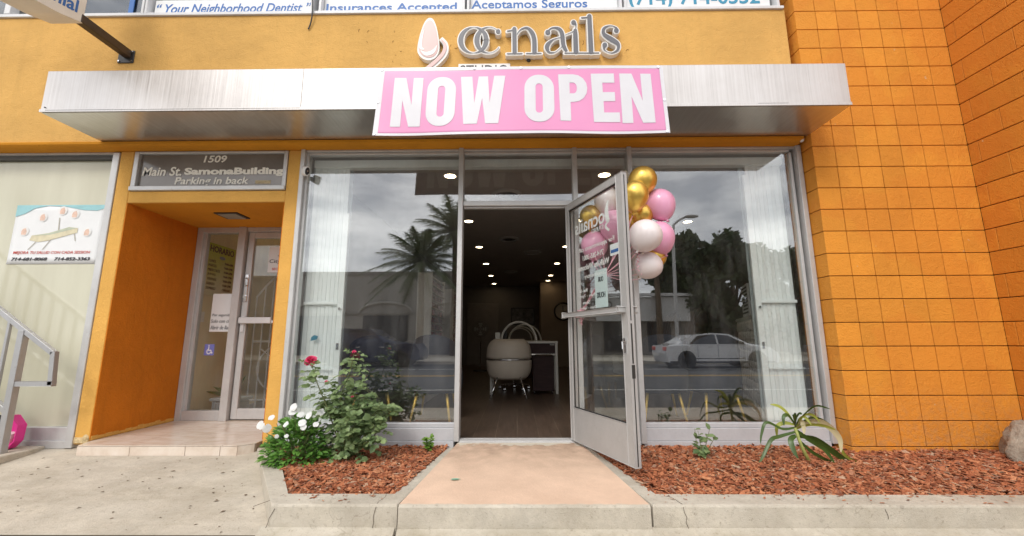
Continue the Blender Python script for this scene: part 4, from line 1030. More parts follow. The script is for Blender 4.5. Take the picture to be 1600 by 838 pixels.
for i, (d_, h_) in enumerate((('LUNES', '9AM-6PM'), ('MARTES', '9AM-6PM'), ('MIERCOLES', '9AM-6PM'), ('JUEVES', '9AM-7PM'), ('VIERNES', '9AM-6PM'), ('SABADO', '9AM-3PM'), ('DOMINGO', 'CERRADO'))):
    z = 1.80-i*.055; hx += [(d_, 1.0, 1.0+.022*len(d_), z, z+.032, {}), (h_, 1.27, 1.42, z, z+.030, dict(bold=.01))]
join_text(hx, 'lettering', 'black_txt', HP, hpt)
b = MB(); b.ball((-3.671, 1.22, 1.875), .003, .055, .022, 12, 6); b.build('badge', simple('badge_blue', (.20, .28, .36), .5), HP)
NP = thing('safety_note', 'handwritten white paper note in Spanish taped inside the entry sidelight', 'notice', (-3.4, .93, .95))
b = MB(); b.box(-3.515, -3.262, .925, .9285, .965, 1.40); b.build('sheet', 'paper', NP)
join_text([('Por seguridad', -3.50, -3.265, 1.13, 1.17, dict(shear=.2)), ('Solo con cita', -3.507, -3.265, 1.065, 1.105, dict(shear=.2)), ('Abrir de llam.', -3.507, -3.265, .99, 1.035, dict(shear=.2))], 'handwriting', 'black_txt', NP, front(.9248))
WS = thing('wheelchair_sticker', 'small violet square wheelchair access sticker on the entry sidelight', 'sticker', (-3.48, .92, .7))
b = MB(); b.box(-3.545, -3.435, .926, .9295, .70, .825); b.build('square', simple('access_violet', (.20, .22, .62), .5, amp=.05), WS)
b = MB(); fw = lambda u, v, h: Vector((-3.545+.11*u, .9258-h, .70+.125*v))
b.ribbon([(.42, .55, .1), (.30, .42, .1), (.32, .22, .1), (.52, .14, .1), (.70, .28, .1)], 0, .0006, fw); b.ribbon([(.45, .78, .1), (.47, .45, .1), (.68, .45, .1), (.78, .22, .1), (.88, .25, .08)], .0007, .0006, fw); b._slab([(.44+.07*math.cos(a), .87+.07*math.sin(a)) for a in [i*PI/5 for i in range(10)]], fw, .0004, .0006); b.build('symbol', 'white_txt', WS)
CDc = thing('dental_card', 'white card of the dental office with red SECOND floor line on the entry door', 'notice', (-2.76, .91, 1.62))
b = MB(); b.box(-2.905, -2.50, .9145, .918, 1.645, 1.955); b.build('sheet', 'paper', CDc)
join_text([('CityDental', -2.89, -2.56, 1.745, 1.80, {}),], 'lettering', 'black_txt', CDc, front(.914))
letter('SECOND FLOOR', 'red_lettering', 'red_txt', CDc, -2.855, -2.52, 1.672, 1.70, front(.914), bold=.02, thick=.001)
b = MB(); b.ribbon([(-2.80, 1.845, .004), (-2.75, 1.835, .018), (-2.70, 1.85, .004)], 0, .0005, lambda u, v, h: Vector((u, .914-h, v))); b.ribbon([(-2.77, 1.855, .004), (-2.74, 1.89, .014), (-2.72, 1.86, .004)], .0006, .0005, lambda u, v, h: Vector((u, .914-h, v))); b.build('mark', 'black_txt', CDc)

# security camera
SC = thing('security_camera', 'small white battery camera with black face on the window jamb', 'camera', (-2.06, -.03, 2.46))
b = MB(); b.tube([(-2.055, -.045, 2.455), (-2.035, -.07, 2.455)], .022, 12); b.build('mount', 'white', SC, smooth=True)
cd_ = Vector((.80, -.52, -.28)).normalized(); cc = Vector((-2.01, -.10, 2.462))
mm = cd_.to_track_quat('Z', 'Y').to_matrix().to_4x4()
b = MB(); b.lathe([(.0, -.045), (.025, -.044), (.034, -.032), (.036, .022), (.034, .03), (0, .03)], cc, 18, mm, .8, 1.25); b.build('body', 'white', SC, smooth=True)
b = MB(); b.lathe([(0, .0302), (.030, .0302), (.030, .033), (0, .034)], cc, 18, mm, .72, 1.2); b.build('lens_face', 'blackp', SC)
b = MB(); b.lathe([(0, .0345), (.006, .0345), (.005, .037), (0, .037)], cc, 10, mm); b.build('lens', 'chrome', SC)
b = MB(); b.tube(catmull([(-2.072, -.16, 4.6), (-2.055, -.17, 4.30), (-2.045, -.165, 4.12), (-2.06, -.15, 4.02), (-2.085, -.14, 3.955)], 5), .0075, 6); tag(b.build('loose_cable', 'blackp', loc=(-2.06, -.15, 3.96)), 'black cable dangling from the upstairs window over the stucco', 'cable')
RF = thing('recess_light', 'square metal ceiling light over the recessed entry', 'ceiling light', (-3.02, .40, 2.18))
b = MB(); b.box(-3.15, -2.90, .29, .51, 2.170, 2.1808, .003); b.build('trim', 'black', RF)
b = MB(); b.box(-3.12, -2.93, .315, .485, 2.165, 2.1695, .001); b.build('lens_plate', simple('dusty_lens', (.45, .42, .38), .3, .3), RF)

# ================================================================== LEFT LEDGE AND HANDRAIL
b = MB(); b.prism([(x, y, -.3) for x, y in ((-4.15, -.02), (-4.12, -.14), (-4.13, -.55), (-4.22, -.62), (-9, -.62), (-9, -.02))], (0, 0, .262), .012); tag(b.build('stair_landing', 'conc', loc=(-5, -.3, -.1)), 'low concrete landing at the foot of the handrail', 'landing')
HR = thing('stair_handrail', 'grey square tube stair handrail with looped end beside the cream window', 'handrail', (-4.2, -.3, -.03))
yh = -.28
def sq(pts, w=.02):
    b = MB(); q = [Vector((p[0], yh, p[1])) for p in pts]
    for a, c in zip(q, q[1:]):
        d = (c-a).normalized(); s_ = Vector((0, 1, 0)); n_ = d.cross(s_)
        m = Matrix((d, s_, n_)).transposed().to_4x4(); m.translation = a
        b.box(-w*.9, (c-a).length+w*.9, -w, w, -w, w, .002, m)
    return b
MT['rail'] = alu('galvanised_rail', (.45, .45, .46), .4, .6)
sl = (.775-1.12)/(-3.945+4.455)
top = lambda x: .775+sl*(x+3.945)
sq([(-5.6, top(-5.6)), (-3.945, .775)]).build('top_rail', 'rail', HR)
sq([(-3.925, .76), (-3.905, .52)]).build('end_post', 'rail', HR)
sq([(-3.905, .515), (-4.235, .515)]).build('loop_bar', 'rail', HR)
sq([(-4.225, top(-4.225)-.03), (-4.225, -.03)], .026).build('post', 'rail', HR)
sq([(-5.6, .29+sl*(-5.6+4.225)), (-4.235, .29)]).build('bottom_rail', 'rail', HR)
for k in range(1, 9):
    x = -4.225-.135*k; sq([(x, .30+sl*(x+4.225)), (x, top(x)-.02)], .012).build('baluster', 'rail', HR)
ST = MB()
for k in range(5): ST.box(-9, -4.85-.27*k, -.6, -.025, -.04+.17*k, .13+.17*k, .008)
tag(ST.build('concrete_steps', 'conc', loc=(-5.5, -.3, 0)), 'concrete steps climbing left from the landing', 'steps')
DP = thing('dustpan', 'magenta plastic dustpan leaning behind the handrail post', 'dustpan', (-4.295, -.18, -.035))
b = MB()
pts = [(-4.305, .24), (-4.230, .16), (-4.240, .03), (-4.295, -.03), (-4.375, -.035), (-4.375, .24)]
b.prism([(x, -.13, z) for x, z in pts], (0, .012, 0), .003)
for (a_, c_) in zip(pts[:5], pts[1:5]): b.prism([(a_[0], -.19, a_[1]), (c_[0], -.19, c_[1]), (c_[0], -.13, c_[1]), (a_[0], -.13, a_[1])], (-.008, 0, .004))
b.build('pan', 'magenta', DP)
b = MB(); b.tube([(-4.325, -.15, .02), (-4.295, -.17, .07), (-4.285, -.18, .10)], [.02, .03, .022], 10); b.build('rag', simple('pale_pink_cloth', (.72, .5, .55), .8), DP)
BK = thing('black_bucket', 'dark plastic bucket at the left edge on the landing', 'bucket', (-4.56, -.2, -.035))
b = MB(); b.lathe([(.0, 0), (.10, 0), (.125, .24), (.13, .245), (.13, .26), (.12, .26), (.095, .012), (0, .012)], (-4.56, -.17, -.036), 20); b.build('pail', 'blackp', BK, smooth=False)
b = MB(); b.tube([(-4.56+.128*math.cos(a), -.17+.02*math.sin(a), .20+.06*abs(math.sin(a))) for a in [i*PI/10 for i in range(11)]], .003, 5); b.build('handle', 'chrome', BK)

# ================================================================== BALLOONS
def ball_mesh(r, squash):
    b = MB(); prof = []
    n = 18
    for i in range(n+1):
        t = i/n; a = PI*t; rad = math.sin(a); z = math.cos(a)
        if z < 0: rad *= (1-.16*(-z)**1.5); z *= 1.14
        prof.append((max(rad, 0)*r, z*r*squash))
    prof[0] = (0, r*squash); prof[-1] = (.012, -1.14*r*squash)
    prof += [(.007, -1.14*r*squash-.008), (.014, -1.14*r*squash-.022), (.0, -1.14*r*squash-.02)]
    b.lathe(prof, (0, 0, 0), 28); return b
BAL = [('b_gold', (1.09, -.42, 2.215), .122, 1.02, (.25, .0), 'topmost gold chrome balloon of the bunch by the door'),
       ('b_gold', (.975, -.56, 2.03), .112, 1.1, (.1, .2), 'gold balloon just under the topmost one, touching the door edge'),
       ('b_pink', (1.245, -.36, 2.02), .132, 1.06, (-.25, -.3), 'upper pink balloon at the right side of the bunch'),
       ('b_gold', (1.09, -.34, 1.935), .10, 1.0, (.0, .2), 'small gold balloon wedged between white and pink balloons'),
       ('b_white', (1.045, -.56, 1.695), .134, .96, (.5, .0), 'large white balloon in front of the lower pink one'),
       ('b_pink', (1.225, -.36, 1.73), .127, 1.08, (-.3, 0), 'lower pink balloon at right half hidden by the white one'),
       ('b_white', (1.10, -.42, 1.475), .117, .92, (.6, .1), 'lowest white balloon hanging under the bunch'),
       ('b_gold', (1.20, -.27, 1.575), .105, 1.0, (.4, -.2), 'gold balloon mostly hidden behind the two white ones'),
       ('b_pink', (.862, -.30, 1.85), .132, 1.04, (.0, .0), 'pink balloon seen partly through the door glass at its free edge'),
       ('b_pink', (.705, -.17, 1.705), .122, 1.04, (.15, .0), 'pink balloon with red knot seen through the door glass'),
       ('b_gold', (.685, -.16, 1.975), .105, 1.0, (.1, .1), 'gold balloon seen through the top corner of door glass'),
       ('b_white', (.815, -.25, 2.10), .115, 1.04, (.0, .1), 'white balloon seen through the top of the door glass'),
       ('b_gold', (.985, -.28, 1.885), .088, 1.0, (.2, .4), 'gold balloon tucked behind the door edge beside the pink one')]
knot = {}
for mt, c, r, sq_, tl, lab in BAL:
    rm = Matrix.Translation(c) @ Matrix.Rotation(tl[0], 4, 'Y') @ Matrix.Rotation(tl[1], 4, 'X')
    b = ball_mesh(r, sq_); bm_ = b.bm
    for v in bm_.verts: v.co = rm @ v.co
    o = b.build('balloon', mt, mat_world=rm, smooth=True); tag(o, lab, 'balloon', 'balloons tied in a bunch at the open door')
    knot[lab] = rm @ Vector((0, 0, -1.14*r*sq_-.015))
RB_ = thing('balloon_ribbon', 'pink curling ribbons gathering the balloons to a bow on the push bar', 'ribbon', dpt(.07, -.06, 1.10))
gp = Vector((.80, -.36, 1.40)); 
bow = dpt(.085, -.062, 1.10)
gp = Vector((.73, -.42, 1.395))
b = MB()
for p in knot.values():
    mid = p.lerp(gp, .5)+Vector((random.uniform(-.02, .02), random.uniform(-.02, .02), -.03))
    b.tube(catmull([tuple(p), tuple(mid), tuple(gp)], 6), .0024, 5)
for k in range(5):
    o_ = Vector((random.uniform(-.006, .006), random.uniform(-.004, .004), random.uniform(-.006, .006)))
    b.tube(catmull([tuple(gp+o_), tuple(gp.lerp(bow, .5)+o_*1.8), tuple(bow)], 6), .0048, 5)
b.build('strand', 'ribbon', RB_)
b = MB()
for k in range(16):
    a = k*2.4; rr_ = random.uniform(.02, .045); c = bow+Vector((random.uniform(-.012, .02), random.uniform(-.02, .005), random.uniform(-.02, .04)))
    d = Vector((math.cos(a), .4*math.sin(a*1.7), math.sin(a)))
    b.tube([c, c+d*rr_+Vector((0, 0, .01)), c+d*rr_*1.1+Vector((.006, .0, -.015)), c+d*.01+Vector((0, 0, -.012))], .003, 4)
for k in range(4):
    p = bow+Vector((random.uniform(-.02, .03), -.008, -.02)); b.tube([p+Vector((.008*math.sin(t*1.9+k), .008*math.cos(t*1.9), -.012*t)) for t in range(8)], .0028, 4)
b.build('bow', 'ribbon', RB_)
b = MB()
for (x, y, z, n_) in ((.995, -.50, 1.60, 12), (1.02, -.46, 1.52, 14), (.985, -.5, 1.50, 10)):
    b.tube([(x+.012*math.sin(t*1.7), y+.012*math.cos(t*1.7), z-.010*t) for t in range(n_)], .0028, 4)
b.build('curl', 'ribbon', RB_)

# ================================================================== PLANTS
rr = random.Random(21)
def rv(a=1): return Vector((rr.uniform(-a, a), rr.uniform(-a, a), rr.uniform(-a, a)))
# rose bush
RS = thing('rose_bush', 'tall leggy rose bush with one big pink bloom in front of the left window', 'rose bush', (-1.34, -.42, -.06))
base = Vector((-1.34, -.42, -.07))
stems = [[base, (-1.42, -.43, .15), (-1.50, -.44, .35), (-1.58, -.45, .52), (-1.645, -.45, .69)],
         [base, (-1.36, -.42, .2), (-1.40, -.43, .4), (-1.34, -.44, .6), (-1.305, -.45, .765)],
         [base, (-1.25, -.42, .12), (-1.17, -.43, .24), (-1.08, -.44, .34), (-1.03, -.45, .33)],
         [base, (-1.28, -.40, .2), (-1.25, -.42, .36), (-1.17, -.44, .46)],
         [base, (-1.30, -.40, .15), (-1.36, -.38, .3), (-1.44, -.40, .47)],
         [base, (-1.22, -.46, .05), (-1.12, -.48, .12), (-1.06, -.49, .20)],
         [base, (-1.32, -.5, .1), (-1.30, -.56, .2), (-1.27, -.56, .28)],
         [base, (-1.42, -.32, .2), (-1.50, -.30, .34), (-1.52, -.32, .42)],
         [base, (-1.28, -.34, .15), (-1.20, -.30, .28), (-1.14, -.30, .34)]]
b = MB(); paths = []
for s_ in stems:
    pth = [Vector(p) for p in catmull([tuple(q) for q in s_], 6)]; paths.append(pth)
    b.tube(pth, [.0075*(1-.65*i/len(pth)) for i in range(len(pth))], 6)
lf = MB()
def compound(p, d, k=5, l=.038):
    d = d.normalized(); e = p + d*l*2.3
    b.tube([p, e], .0012, 4)
    for q, sgn in ((.45, 1), (.45, -1), (.85, 1), (.85, -1), (1, 0)):
        o = p.lerp(e, q); sd = d.cross(Vector((0, 0, 1))); sd = sd.normalized() if sd.length > .05 else Vector((1, 0, 0))
        dd = (d*.55 + sd*sgn*.9) if sgn else d
        u_ = (Vector((rr.gauss(0, .3), -.55+rr.gauss(0, .35), .8)))
        ll = l*rr.uniform(.75, 1.2); lf.leaf(o, dd+rv(.22), u_.normalized(), ll, ll*.95, .2, .18, .5)
for i, pth in enumerate(paths):
    tall = i < 2
    for k in range(3, len(pth)):
        t = k/len(pth); n_ = 2 if (tall and t > .6) else 1 if (tall and t < .35) else 2
        if tall and t > .93: n_ = 1
        for _ in range(n_):
            d = Vector((rr.gauss(0, 1), rr.gauss(-.25, 1), rr.gauss(.1, .5)))
            sc = (.85 if t > .8 and tall else 1.05)
            p0 = pth[k]+rv(.02)
            compound(p0, d, l=.041*sc*rr.uniform(.8, 1.25))
for _ in range(14):   # fill of the crown
    p = Vector((rr.gauss(-1.29, .12), rr.gauss(-.43, .08), rr.gauss(.20, .11)))
    compound(p, rv() + Vector((0, -.3, .2)), l=.034*rr.uniform(.8, 1.2))
b.build('stems', 'rosestem', RS); lf.build('foliage', 'roseleaf', RS, recalc=False)
def bloom(c, r, n, name, parent, mat, d=Vector((0, -.5, .8))):
    f = MB()
    for i in range(n):
        a = i*2.4; t = (i/n)**.6
        dd = Vector((math.cos(a), math.sin(a), 0))*(.25+t) + Vector((0, 0, 1.05-t))
        q = d.to_track_quat('Z', 'Y'); dd = q @ dd
        f.leaf(Vector(c)+dd*r*.1, dd+rv(.15), q @ Vector((0, 0, 1)), r*(.55+.5*t), r*.95, .5, -.1 if t < .5 else .25, .62)
    return f.build(name, mat, parent, recalc=False)
bloom((-1.65, -.45, .705), .046, 34, 'rose_bloom', RS, 'petalp', Vector((.1, -.7, .6)))
for c, r in (((-1.305, -.455, .775), .018), ((-1.51, -.46, .545), .013), ((-1.29, -.47, .43), .013), ((-1.03, -.46, .335), .016)): bloom(c, r, 10, 'rose_bud', RS, 'petalp')
# vinca
VN = thing('white_flower_bush', 'dense low green bush covered in white five petal flowers beside the curb', 'flower bush', (-1.80, -.35, -.06))
b = MB(); lf = MB(); vb = Vector((-1.70, -.44, -.08))
for i in range(40):
    a = rr.uniform(0, 2*PI); e = rr.uniform(.1, 1.3)
    tip = vb + Vector((.27*math.cos(a)*math.cos(e*.8), .22*math.sin(a)*math.cos(e*.8), .09+.27*math.sin(e)))
    b.tube([vb+rv(.03), vb.lerp(tip, .5)+Vector((0, 0, .04)), tip], [.004, .003, .002], 5)
for i in range(1100):
    a = rr.uniform(0, 2*PI); cz = rr.random(); rr_ = rr.uniform(.55, 1)
    h = cz; rad = math.sqrt(max(0, 1-h*h))
    p = vb + Vector((.25*math.cos(a)*rad*rr_, .20*math.sin(a)*rad*rr_, .03+.33*h*rr_))
    d = (p-vb); d.z *= .3; d += Vector((0, -.03, .03)); l = rr.uniform(.035, .06)
    lf.leaf(p, d.normalized()+rv(.45), Vector((rr.gauss(0, .25), rr.gauss(-.35, .25), 1)).normalized(), l, l*.62, .25, .25, .5)
b.build('stems', 'rosestem', VN); lf.build('foliage', 'vincaleaf', VN, recalc=False)
vf = [(-2.03, .19), (-1.985, .235), (-1.975, .17), (-1.865, .265), (-1.86, .30), (-1.86, .19), (-1.80, .245), (-1.74, .20), (-1.725, .17), (-1.70, .25), (-1.655, .255), (-1.76, .065), (-1.93, .10), (-1.63, .19), (-1.84, .11)]
for x, z in vf:
    f = MB(); c = Vector((x, -.36-rr.uniform(.12, .2) if z < .22 else -.38-rr.uniform(0, .10), z+.02)); c += Vector((.12, -.08, .035)); d = Vector((rr.gauss(0, .4), -1, rr.gauss(.55, .3))); q = d.to_track_quat('Z', 'Y'); r = rr.uniform(.022, .034) if z > .12 else .016
    for i in range(5):
        a = i*2*PI/5+rr.random()*.3; dd = q @ Vector((math.cos(a), math.sin(a), .15)); f.leaf(c, dd, q @ Vector((0, 0, 1)), r, r*1.15, .1, .12+rr.uniform(-.1, .2), .62)
    f.build('flower', 'petalw', VN, recalc=False)
# small plants
def sprig(name, label, c, h, n, mat, l, spread, cat='seedling'):
    t = thing(name, label, cat, c); b = MB(); lf = MB(); c = Vector(c)
    for i in range(4):
        tip = c+Vector((rr.uniform(-spread, spread), rr.uniform(-spread, spread)*.7, h*rr.uniform(.75, 1))); pth = [c, c.lerp(tip, .5)+rv(.01), tip]; b.tube(pth, [.004, .003, .0015], 5)
        for k in range(n):
            tt = rr.uniform(.25, 1); p = c.lerp(tip, tt); d = Vector((rr.gauss(0, 1), rr.gauss(-.2, 1), rr.gauss(.3, .4)))
            ll = l*rr.uniform(.7, 1.2); lf.leaf(p, d, Vector((rr.gauss(0, .3), -.4, 1)).normalized(), ll, ll*.8, .2, .2, .5)
    b.build('stems', 'rosestem', t); lf.build('foliage', mat, t, recalc=False); return t
sprig('small_shrub', 'tiny bright green leafy shrub against the grey window base', (-.735, -.20, -.055), .13, 16, 'limeleaf', .042, .055, 'shrub')
sprig('rose_seedling', 'small young rose plant alone in the mulch right of the door', (1.40, -.46, -.055), .24, 9, 'roseleaf', .055, .12, 'rose plant')
# dracaena
DC = thing('dracaena_plant', 'straggly dracaena with drooping yellowing strap leaves near the block pier', 'plant', (2.17, -.50, -.055))
cb_ = Vector((2.195, -.5, -.065)); ctop = Vector((2.12, -.48, .20))
b = MB(); b.tube([cb_, cb_.lerp(ctop, .5)+Vector((-.01, 0, 0)), ctop], [.014, .012, .011], 10); b.build('cane', 'caneg', DC, smooth=True)
DL = [([(2.12, .20), (2.02, .19), (1.90, .24), (1.85, .16), (1.83, .09)], .035, 'dracleaf'), ([(2.13, .17), (1.98, .14), (1.90, .12), (1.82, .02), (1.76, -.04)], .042, 'dracleaf'),
      ([(2.12, .22), (2.08, .30), (2.03, .35), (1.97, .365)], .05, 'yellowleaf'), ([(2.12, .23), (2.07, .29), (2.03, .28), (2.02, .22)], .045, 'dracleaf'), ([(2.13, .23), (2.20, .32), (2.26, .37), (2.34, .35)], .035, 'dracleaf'),
      ([(2.13, .22), (2.25, .27), (2.33, .26), (2.42, .20), (2.46, .12)], .034, 'dracleaf'), ([(2.13, .20), (2.28, .255), (2.38, .20), (2.43, .12), (2.42, .03)], .07, 'dryleaf'),
      ([(2.13, .18), (2.20, .12), (2.28, .06), (2.32, -.03)], .055, 'dracleaf'), ([(2.14, .14), (2.26, .12), (2.38, .04), (2.48, -.03), (2.58, -.06)], .075, 'dracleaf'),
      ([(2.14, .11), (2.22, .03), (2.33, -.03), (2.44, -.05)], .04, 'dracleaf'), ([(2.12, .14), (2.06, .12), (2.05, .06), (2.06, .0)], .06, 'dracleaf'), ([(2.12, .22), (2.05, .23), (2.0, .20), (2.0, .12)], .045, 'yellowleaf'),
      ([(2.12, .22), (2.13, .28), (2.15, .31), (2.16, .30)], .05, 'dracleaf'), ([(2.12, .20), (2.12, .26), (2.10, .28)], .06, 'dracleaf'), ([(2.44, .09), (2.48, .0), (2.58, -.055), (2.70, -.065)], .035, 'yellowleaf'), ([(2.12, .21), (2.17, .25), (2.17, .20), (2.16, .16)], .045, 'dryleaf')]
for k in range(5):
    a = .35+k*.27+rr.uniform(-.1, .1); l_ = rr.uniform(.16, .28); cx_, cz_ = math.cos(a)*l_, math.sin(a)*l_*.7
    DL.append(([(2.12, .19), (2.12+cx_*.45, .20+cz_*.65), (2.12+cx_*.85, .19+cz_*.75), (2.12+cx_*1.1, .18+cz_*.45)], rr.uniform(.03, .05), rr.choice(['dracleaf', 'dracleaf', 'yellowleaf'])))
for i, (pp, w, mt) in enumerate(DL):
    pts = catmull([(x, z, -.48-.10*math.sin(i*2.1)*j/len(pp)-.04*j/len(pp)) for j, (x, z) in enumerate(pp)], 5); n_ = len(pts); b = MB(); rows = []
    for k, (x, z, y) in enumerate(pts):
        t = k/(n_-1); ww = w*.33*(math.sin(PI*min(1, t*.86+.13)))**.7
        a_ = pts[max(0, k-1)]; c_ = pts[min(n_-1, k+1)]; d = Vector((c_[0]-a_[0], c_[2]-a_[2], c_[1]-a_[1])).normalized()
        sd = d.cross(Vector((.25*math.sin(i), 1, .25))).normalized().lerp(Vector((0, -1, .3)), .35).normalized() if False else (Vector((0, -.55, .0))+d.cross(Vector((0, 1, 0)))*.8).normalized()
        p = Vector((x, y, z)); nn = d.cross(sd)
        rows.append([b.bm.verts.new(p+sd*ww+nn*ww*.25), b.bm.verts.new(p), b.bm.verts.new(p-sd*ww+nn*ww*.25)])
    for a_, c_ in zip(rows, rows[1:]):
        b.bm.faces.new((a_[0], a_[1], c_[1], c_[0])); b.bm.faces.new((a_[1], a_[2], c_[2], c_[1]))
    lo = b.build('leaf', mt, DC, smooth=True)
    if mt != 'dracleaf': lo['label'] = 'bleached dry leaf' if mt == 'dryleaf' else 'yellowing leaf'
# boulder
b = MB(); b.ball((0, 0, 0), 1, 1, 1, 72, 44)
for v in b.bm.verts:
    p = v.co.copy(); k = 1+.26*noise.noise(p*1.3+Vector((4, 2, 1)))+.15*noise.noise(p*3.1)-.07*abs(noise.noise(p*6))+.04*noise.noise(p*12)
    v.co = Vector((4.03+p.x*.34*k, -.52+p.y*.27*k, -.05+p.z*.31*k))
bo = b.build('boulder', 'rock', loc=(4.02, -.5, -.1), smooth=True); tag(bo, 'rough grey brown boulder lying in the mulch at the corner of the block wall', 'boulder')

# ================================================================== INTERIOR THINGS
# folding security gates
def gate(x0, x1, stile_x, label, tilt=0):
    t = thing('folding_gate', label, 'security gate', ((x0+x1)/2, .14, .1))
    n = 9
    for i in range(n):
        a, c = x0+(x1-x0)*i/n, x0+(x1-x0)*(i+1)/n
        b = MB(); b.prism([(a+.0012, .122+.006*(i % 2), .06), (c-.0012, .128-.006*(i % 2), .06), (c-.0012, .14, .06), (a+.0012, .14, .06)], (0, 0, 2.55)); b.build('slat', 'gate', t)
    b = MB(); b.box(stile_x-.028, stile_x+.028, .09, .118, .08, 2.1 if stile_x < 0 else 2.47, .003); b.build('stile', 'gate', t)
    b = MB(); b.box(min(x0, stile_x), max(x1, stile_x), .095, .115, 1.20, 1.228, .003); b.box(min(x0, stile_x), max(x1, stile_x), .095, .112, .60, .604); b.build('cross_bar', 'gate', t)
    b = MB(); b.tube([(stile_x, .09, 1.16), (stile_x, .075, 1.16)], .013, 10); b.box(stile_x-.012, stile_x+.012, .080, .09, .78, .84, .002); b.build('latch', 'chrome', t)
    b = MB(); b.box(x0-.04, x1+.02, .17, .18, .06, 2.6); b.build('backing_sheet', 'gate_dark', t)
    return t
gate(-2.03, -1.68, -1.675, 'white folding security gate stacked at the left end of left window')
gate(2.29, 2.64, 2.275, 'white folding security gate stacked at the right end of right window')
b = MB(); b.box(-2.03, 2.65, .09, .17, 2.575, 2.655, .004); tag(b.build('gate_track', 'gate', loc=(.3, .13, 2.6)), 'long white track box across the top of the shop windows', 'gate track')

b = MB(); b.prism([(-1.93, .088, .86), (-1.87, .088, .875), (-1.862, .088, .905), (-1.90, .088, .915), (-1.925, .088, .895)], (0, .002, 0)); tag(b.build('tape_scrap', simple('blue_tape', (.03, .22, .33), .5), loc=(-1.9, .088, .88)), 'scrap of blue tape stuck on the left folding gate', 'tape')
b = MB(); b.leaf(Vector((-.44, -.93, -.031)), Vector((1, .15, 0)), Vector((0, 0, 1)), .07, .03, .1, .02); tag(b.build('green_scrap', simple('green_scrap', (.16, .42, .30), .6), loc=(-.41, -.93, -.036)), 'small green scrap lying on the peach walk', 'litter')
# recessed lights, vents
def disc_light(x, y, label, r=.066):
    t = thing('recessed_light', label, 'ceiling light', (x, y, ZC), 'recessed ceiling lights')
    b = MB(); b.lathe([(r, -.004), (r*1.22, -.006), (r*1.25, -.0005), (r, -.0005)], (x, y, ZC), 24, cap=False); b.build('trim', 'white', t)
    b = MB(); b.lathe([(0, -.003), (r*.98, -.003), (r*.98, -.0008), (0, -.0008)], (x, y, ZC), 24); b.build('lamp_disc', 'lamp', t)
ords = ['nearest the window', 'second from the window', 'third from the window', 'fourth from the window', 'fifth from the window', 'farthest from the window']
for rx_, nm in ((-.755, 'left'), (1.01, 'middle'), (2.75, 'right')):
    for k, y in enumerate((.68, 2.54, 4.42, 6.33, 8.30, 10.1)):
        if rx_ > 2 and k > 2: continue
        if rx_ > 2: y += .1
        if rx_ > .8 and y > 9.6: y = 9.4
        disc_light(rx_, y, f'lit recessed ceiling light {ords[k]} in the {nm} row')
for x, y, lab in ((-.12, 1.28, 'round ceiling vent nearest the shop window'), (-.14, 3.72, 'second round ceiling vent above the nail desk'), (.35, 4.95, 'flat round ceiling disc right of the vents'), (-.17, 7.55, 'farthest round ceiling vent deep in the salon')):
    t = thing('ceiling_vent', lab, 'vent', (x, y, ZC), 'round ceiling vents')
    b = MB(); b.lathe([(.19, -.0005), (.19, -.012), (.15, -.03), (.145, -.0005)], (x, y, ZC), 28, cap=False); b.build('rim', 'vent', t, smooth=False)
    b = MB(); b.lathe([(0, -.035), (.06, -.035), (.085, -.02), (.11, -.02), (.144, -.002), (0, -.002)], (x, y, ZC), 24); b.build('cone', 'vent' if lab[0] == 'f' else 'black', t)
# shell chairs at the window
def shell_chair(label, x, y, rz_):
    mw = Matrix.Translation((x, y, 0)) @ Matrix.Rotation(rz_, 4, 'Z')
    t = thing('shell_chair', label, 'chair', mat_world=mw, group='navy chairs along the shop window')
    b = MB()   # seat and wrap-around back; back at local -y
    g = []
    for i in range(25):
        a = -PI*.92+PI*1.84*i/24   # angle round the back (centre at -y)
        row = []
        for j in range(9):
            h = j/8; ca = math.cos(a); top = .30+.30*max(0, (ca+.25)/1.25)**.6 if ca > -.25 else .30
            z = .30+(top-.14)*h*1.05+.14*h if ca > -.25 else .32+.13*h
            rr_ = .245+.035*math.sin(PI*min(h*1.0+.15, 1))
            row.append(b.bm.verts.new(mw @ Vector((math.sin(a)*rr_*1.05, -math.cos(a)*rr_, z-.0))))
        g.append(row)
    for a_, c_ in zip(g, g[1:]):
        for j in range(8): b.bm.faces.new((a_[j], c_[j], c_[j+1], a_[j+1]))
    o = b.build('shell', 'navy', t, smooth=True); md = o.modifiers.new('thickness', 'SOLIDIFY'); md.thickness = .03; md.offset = 0
    b = MB(); b.lathe([(0, .30), (.20, .30), (.25, .33), (.25, .40), (.22, .44), (0, .45)], mw.translation, 24); b.build('seat', 'navy', t, smooth=True)
    for sx in (-1, 1):
        for sy in (-1, 1):
            b = MB(); b.tube([mw @ Vector((sx*.16, sy*.15, .31)), mw @ Vector((sx*.215, sy*.22, 0))], [.018, .012], 8); b.build('leg', 'gold_leg', t, smooth=True)
shell_chair('navy shell chair with gold legs behind the rose bush', -1.66, 1.05, .35)
shell_chair('navy shell chair with gold legs beside the door in the left window', -.92, 1.0, -.05)
shell_chair('navy shell chair with gold legs at the left of right window', 1.60, 1.0, -.12)
shell_chair('navy shell chair with gold legs beside the tufted counter', 2.20, 1.02, .08)
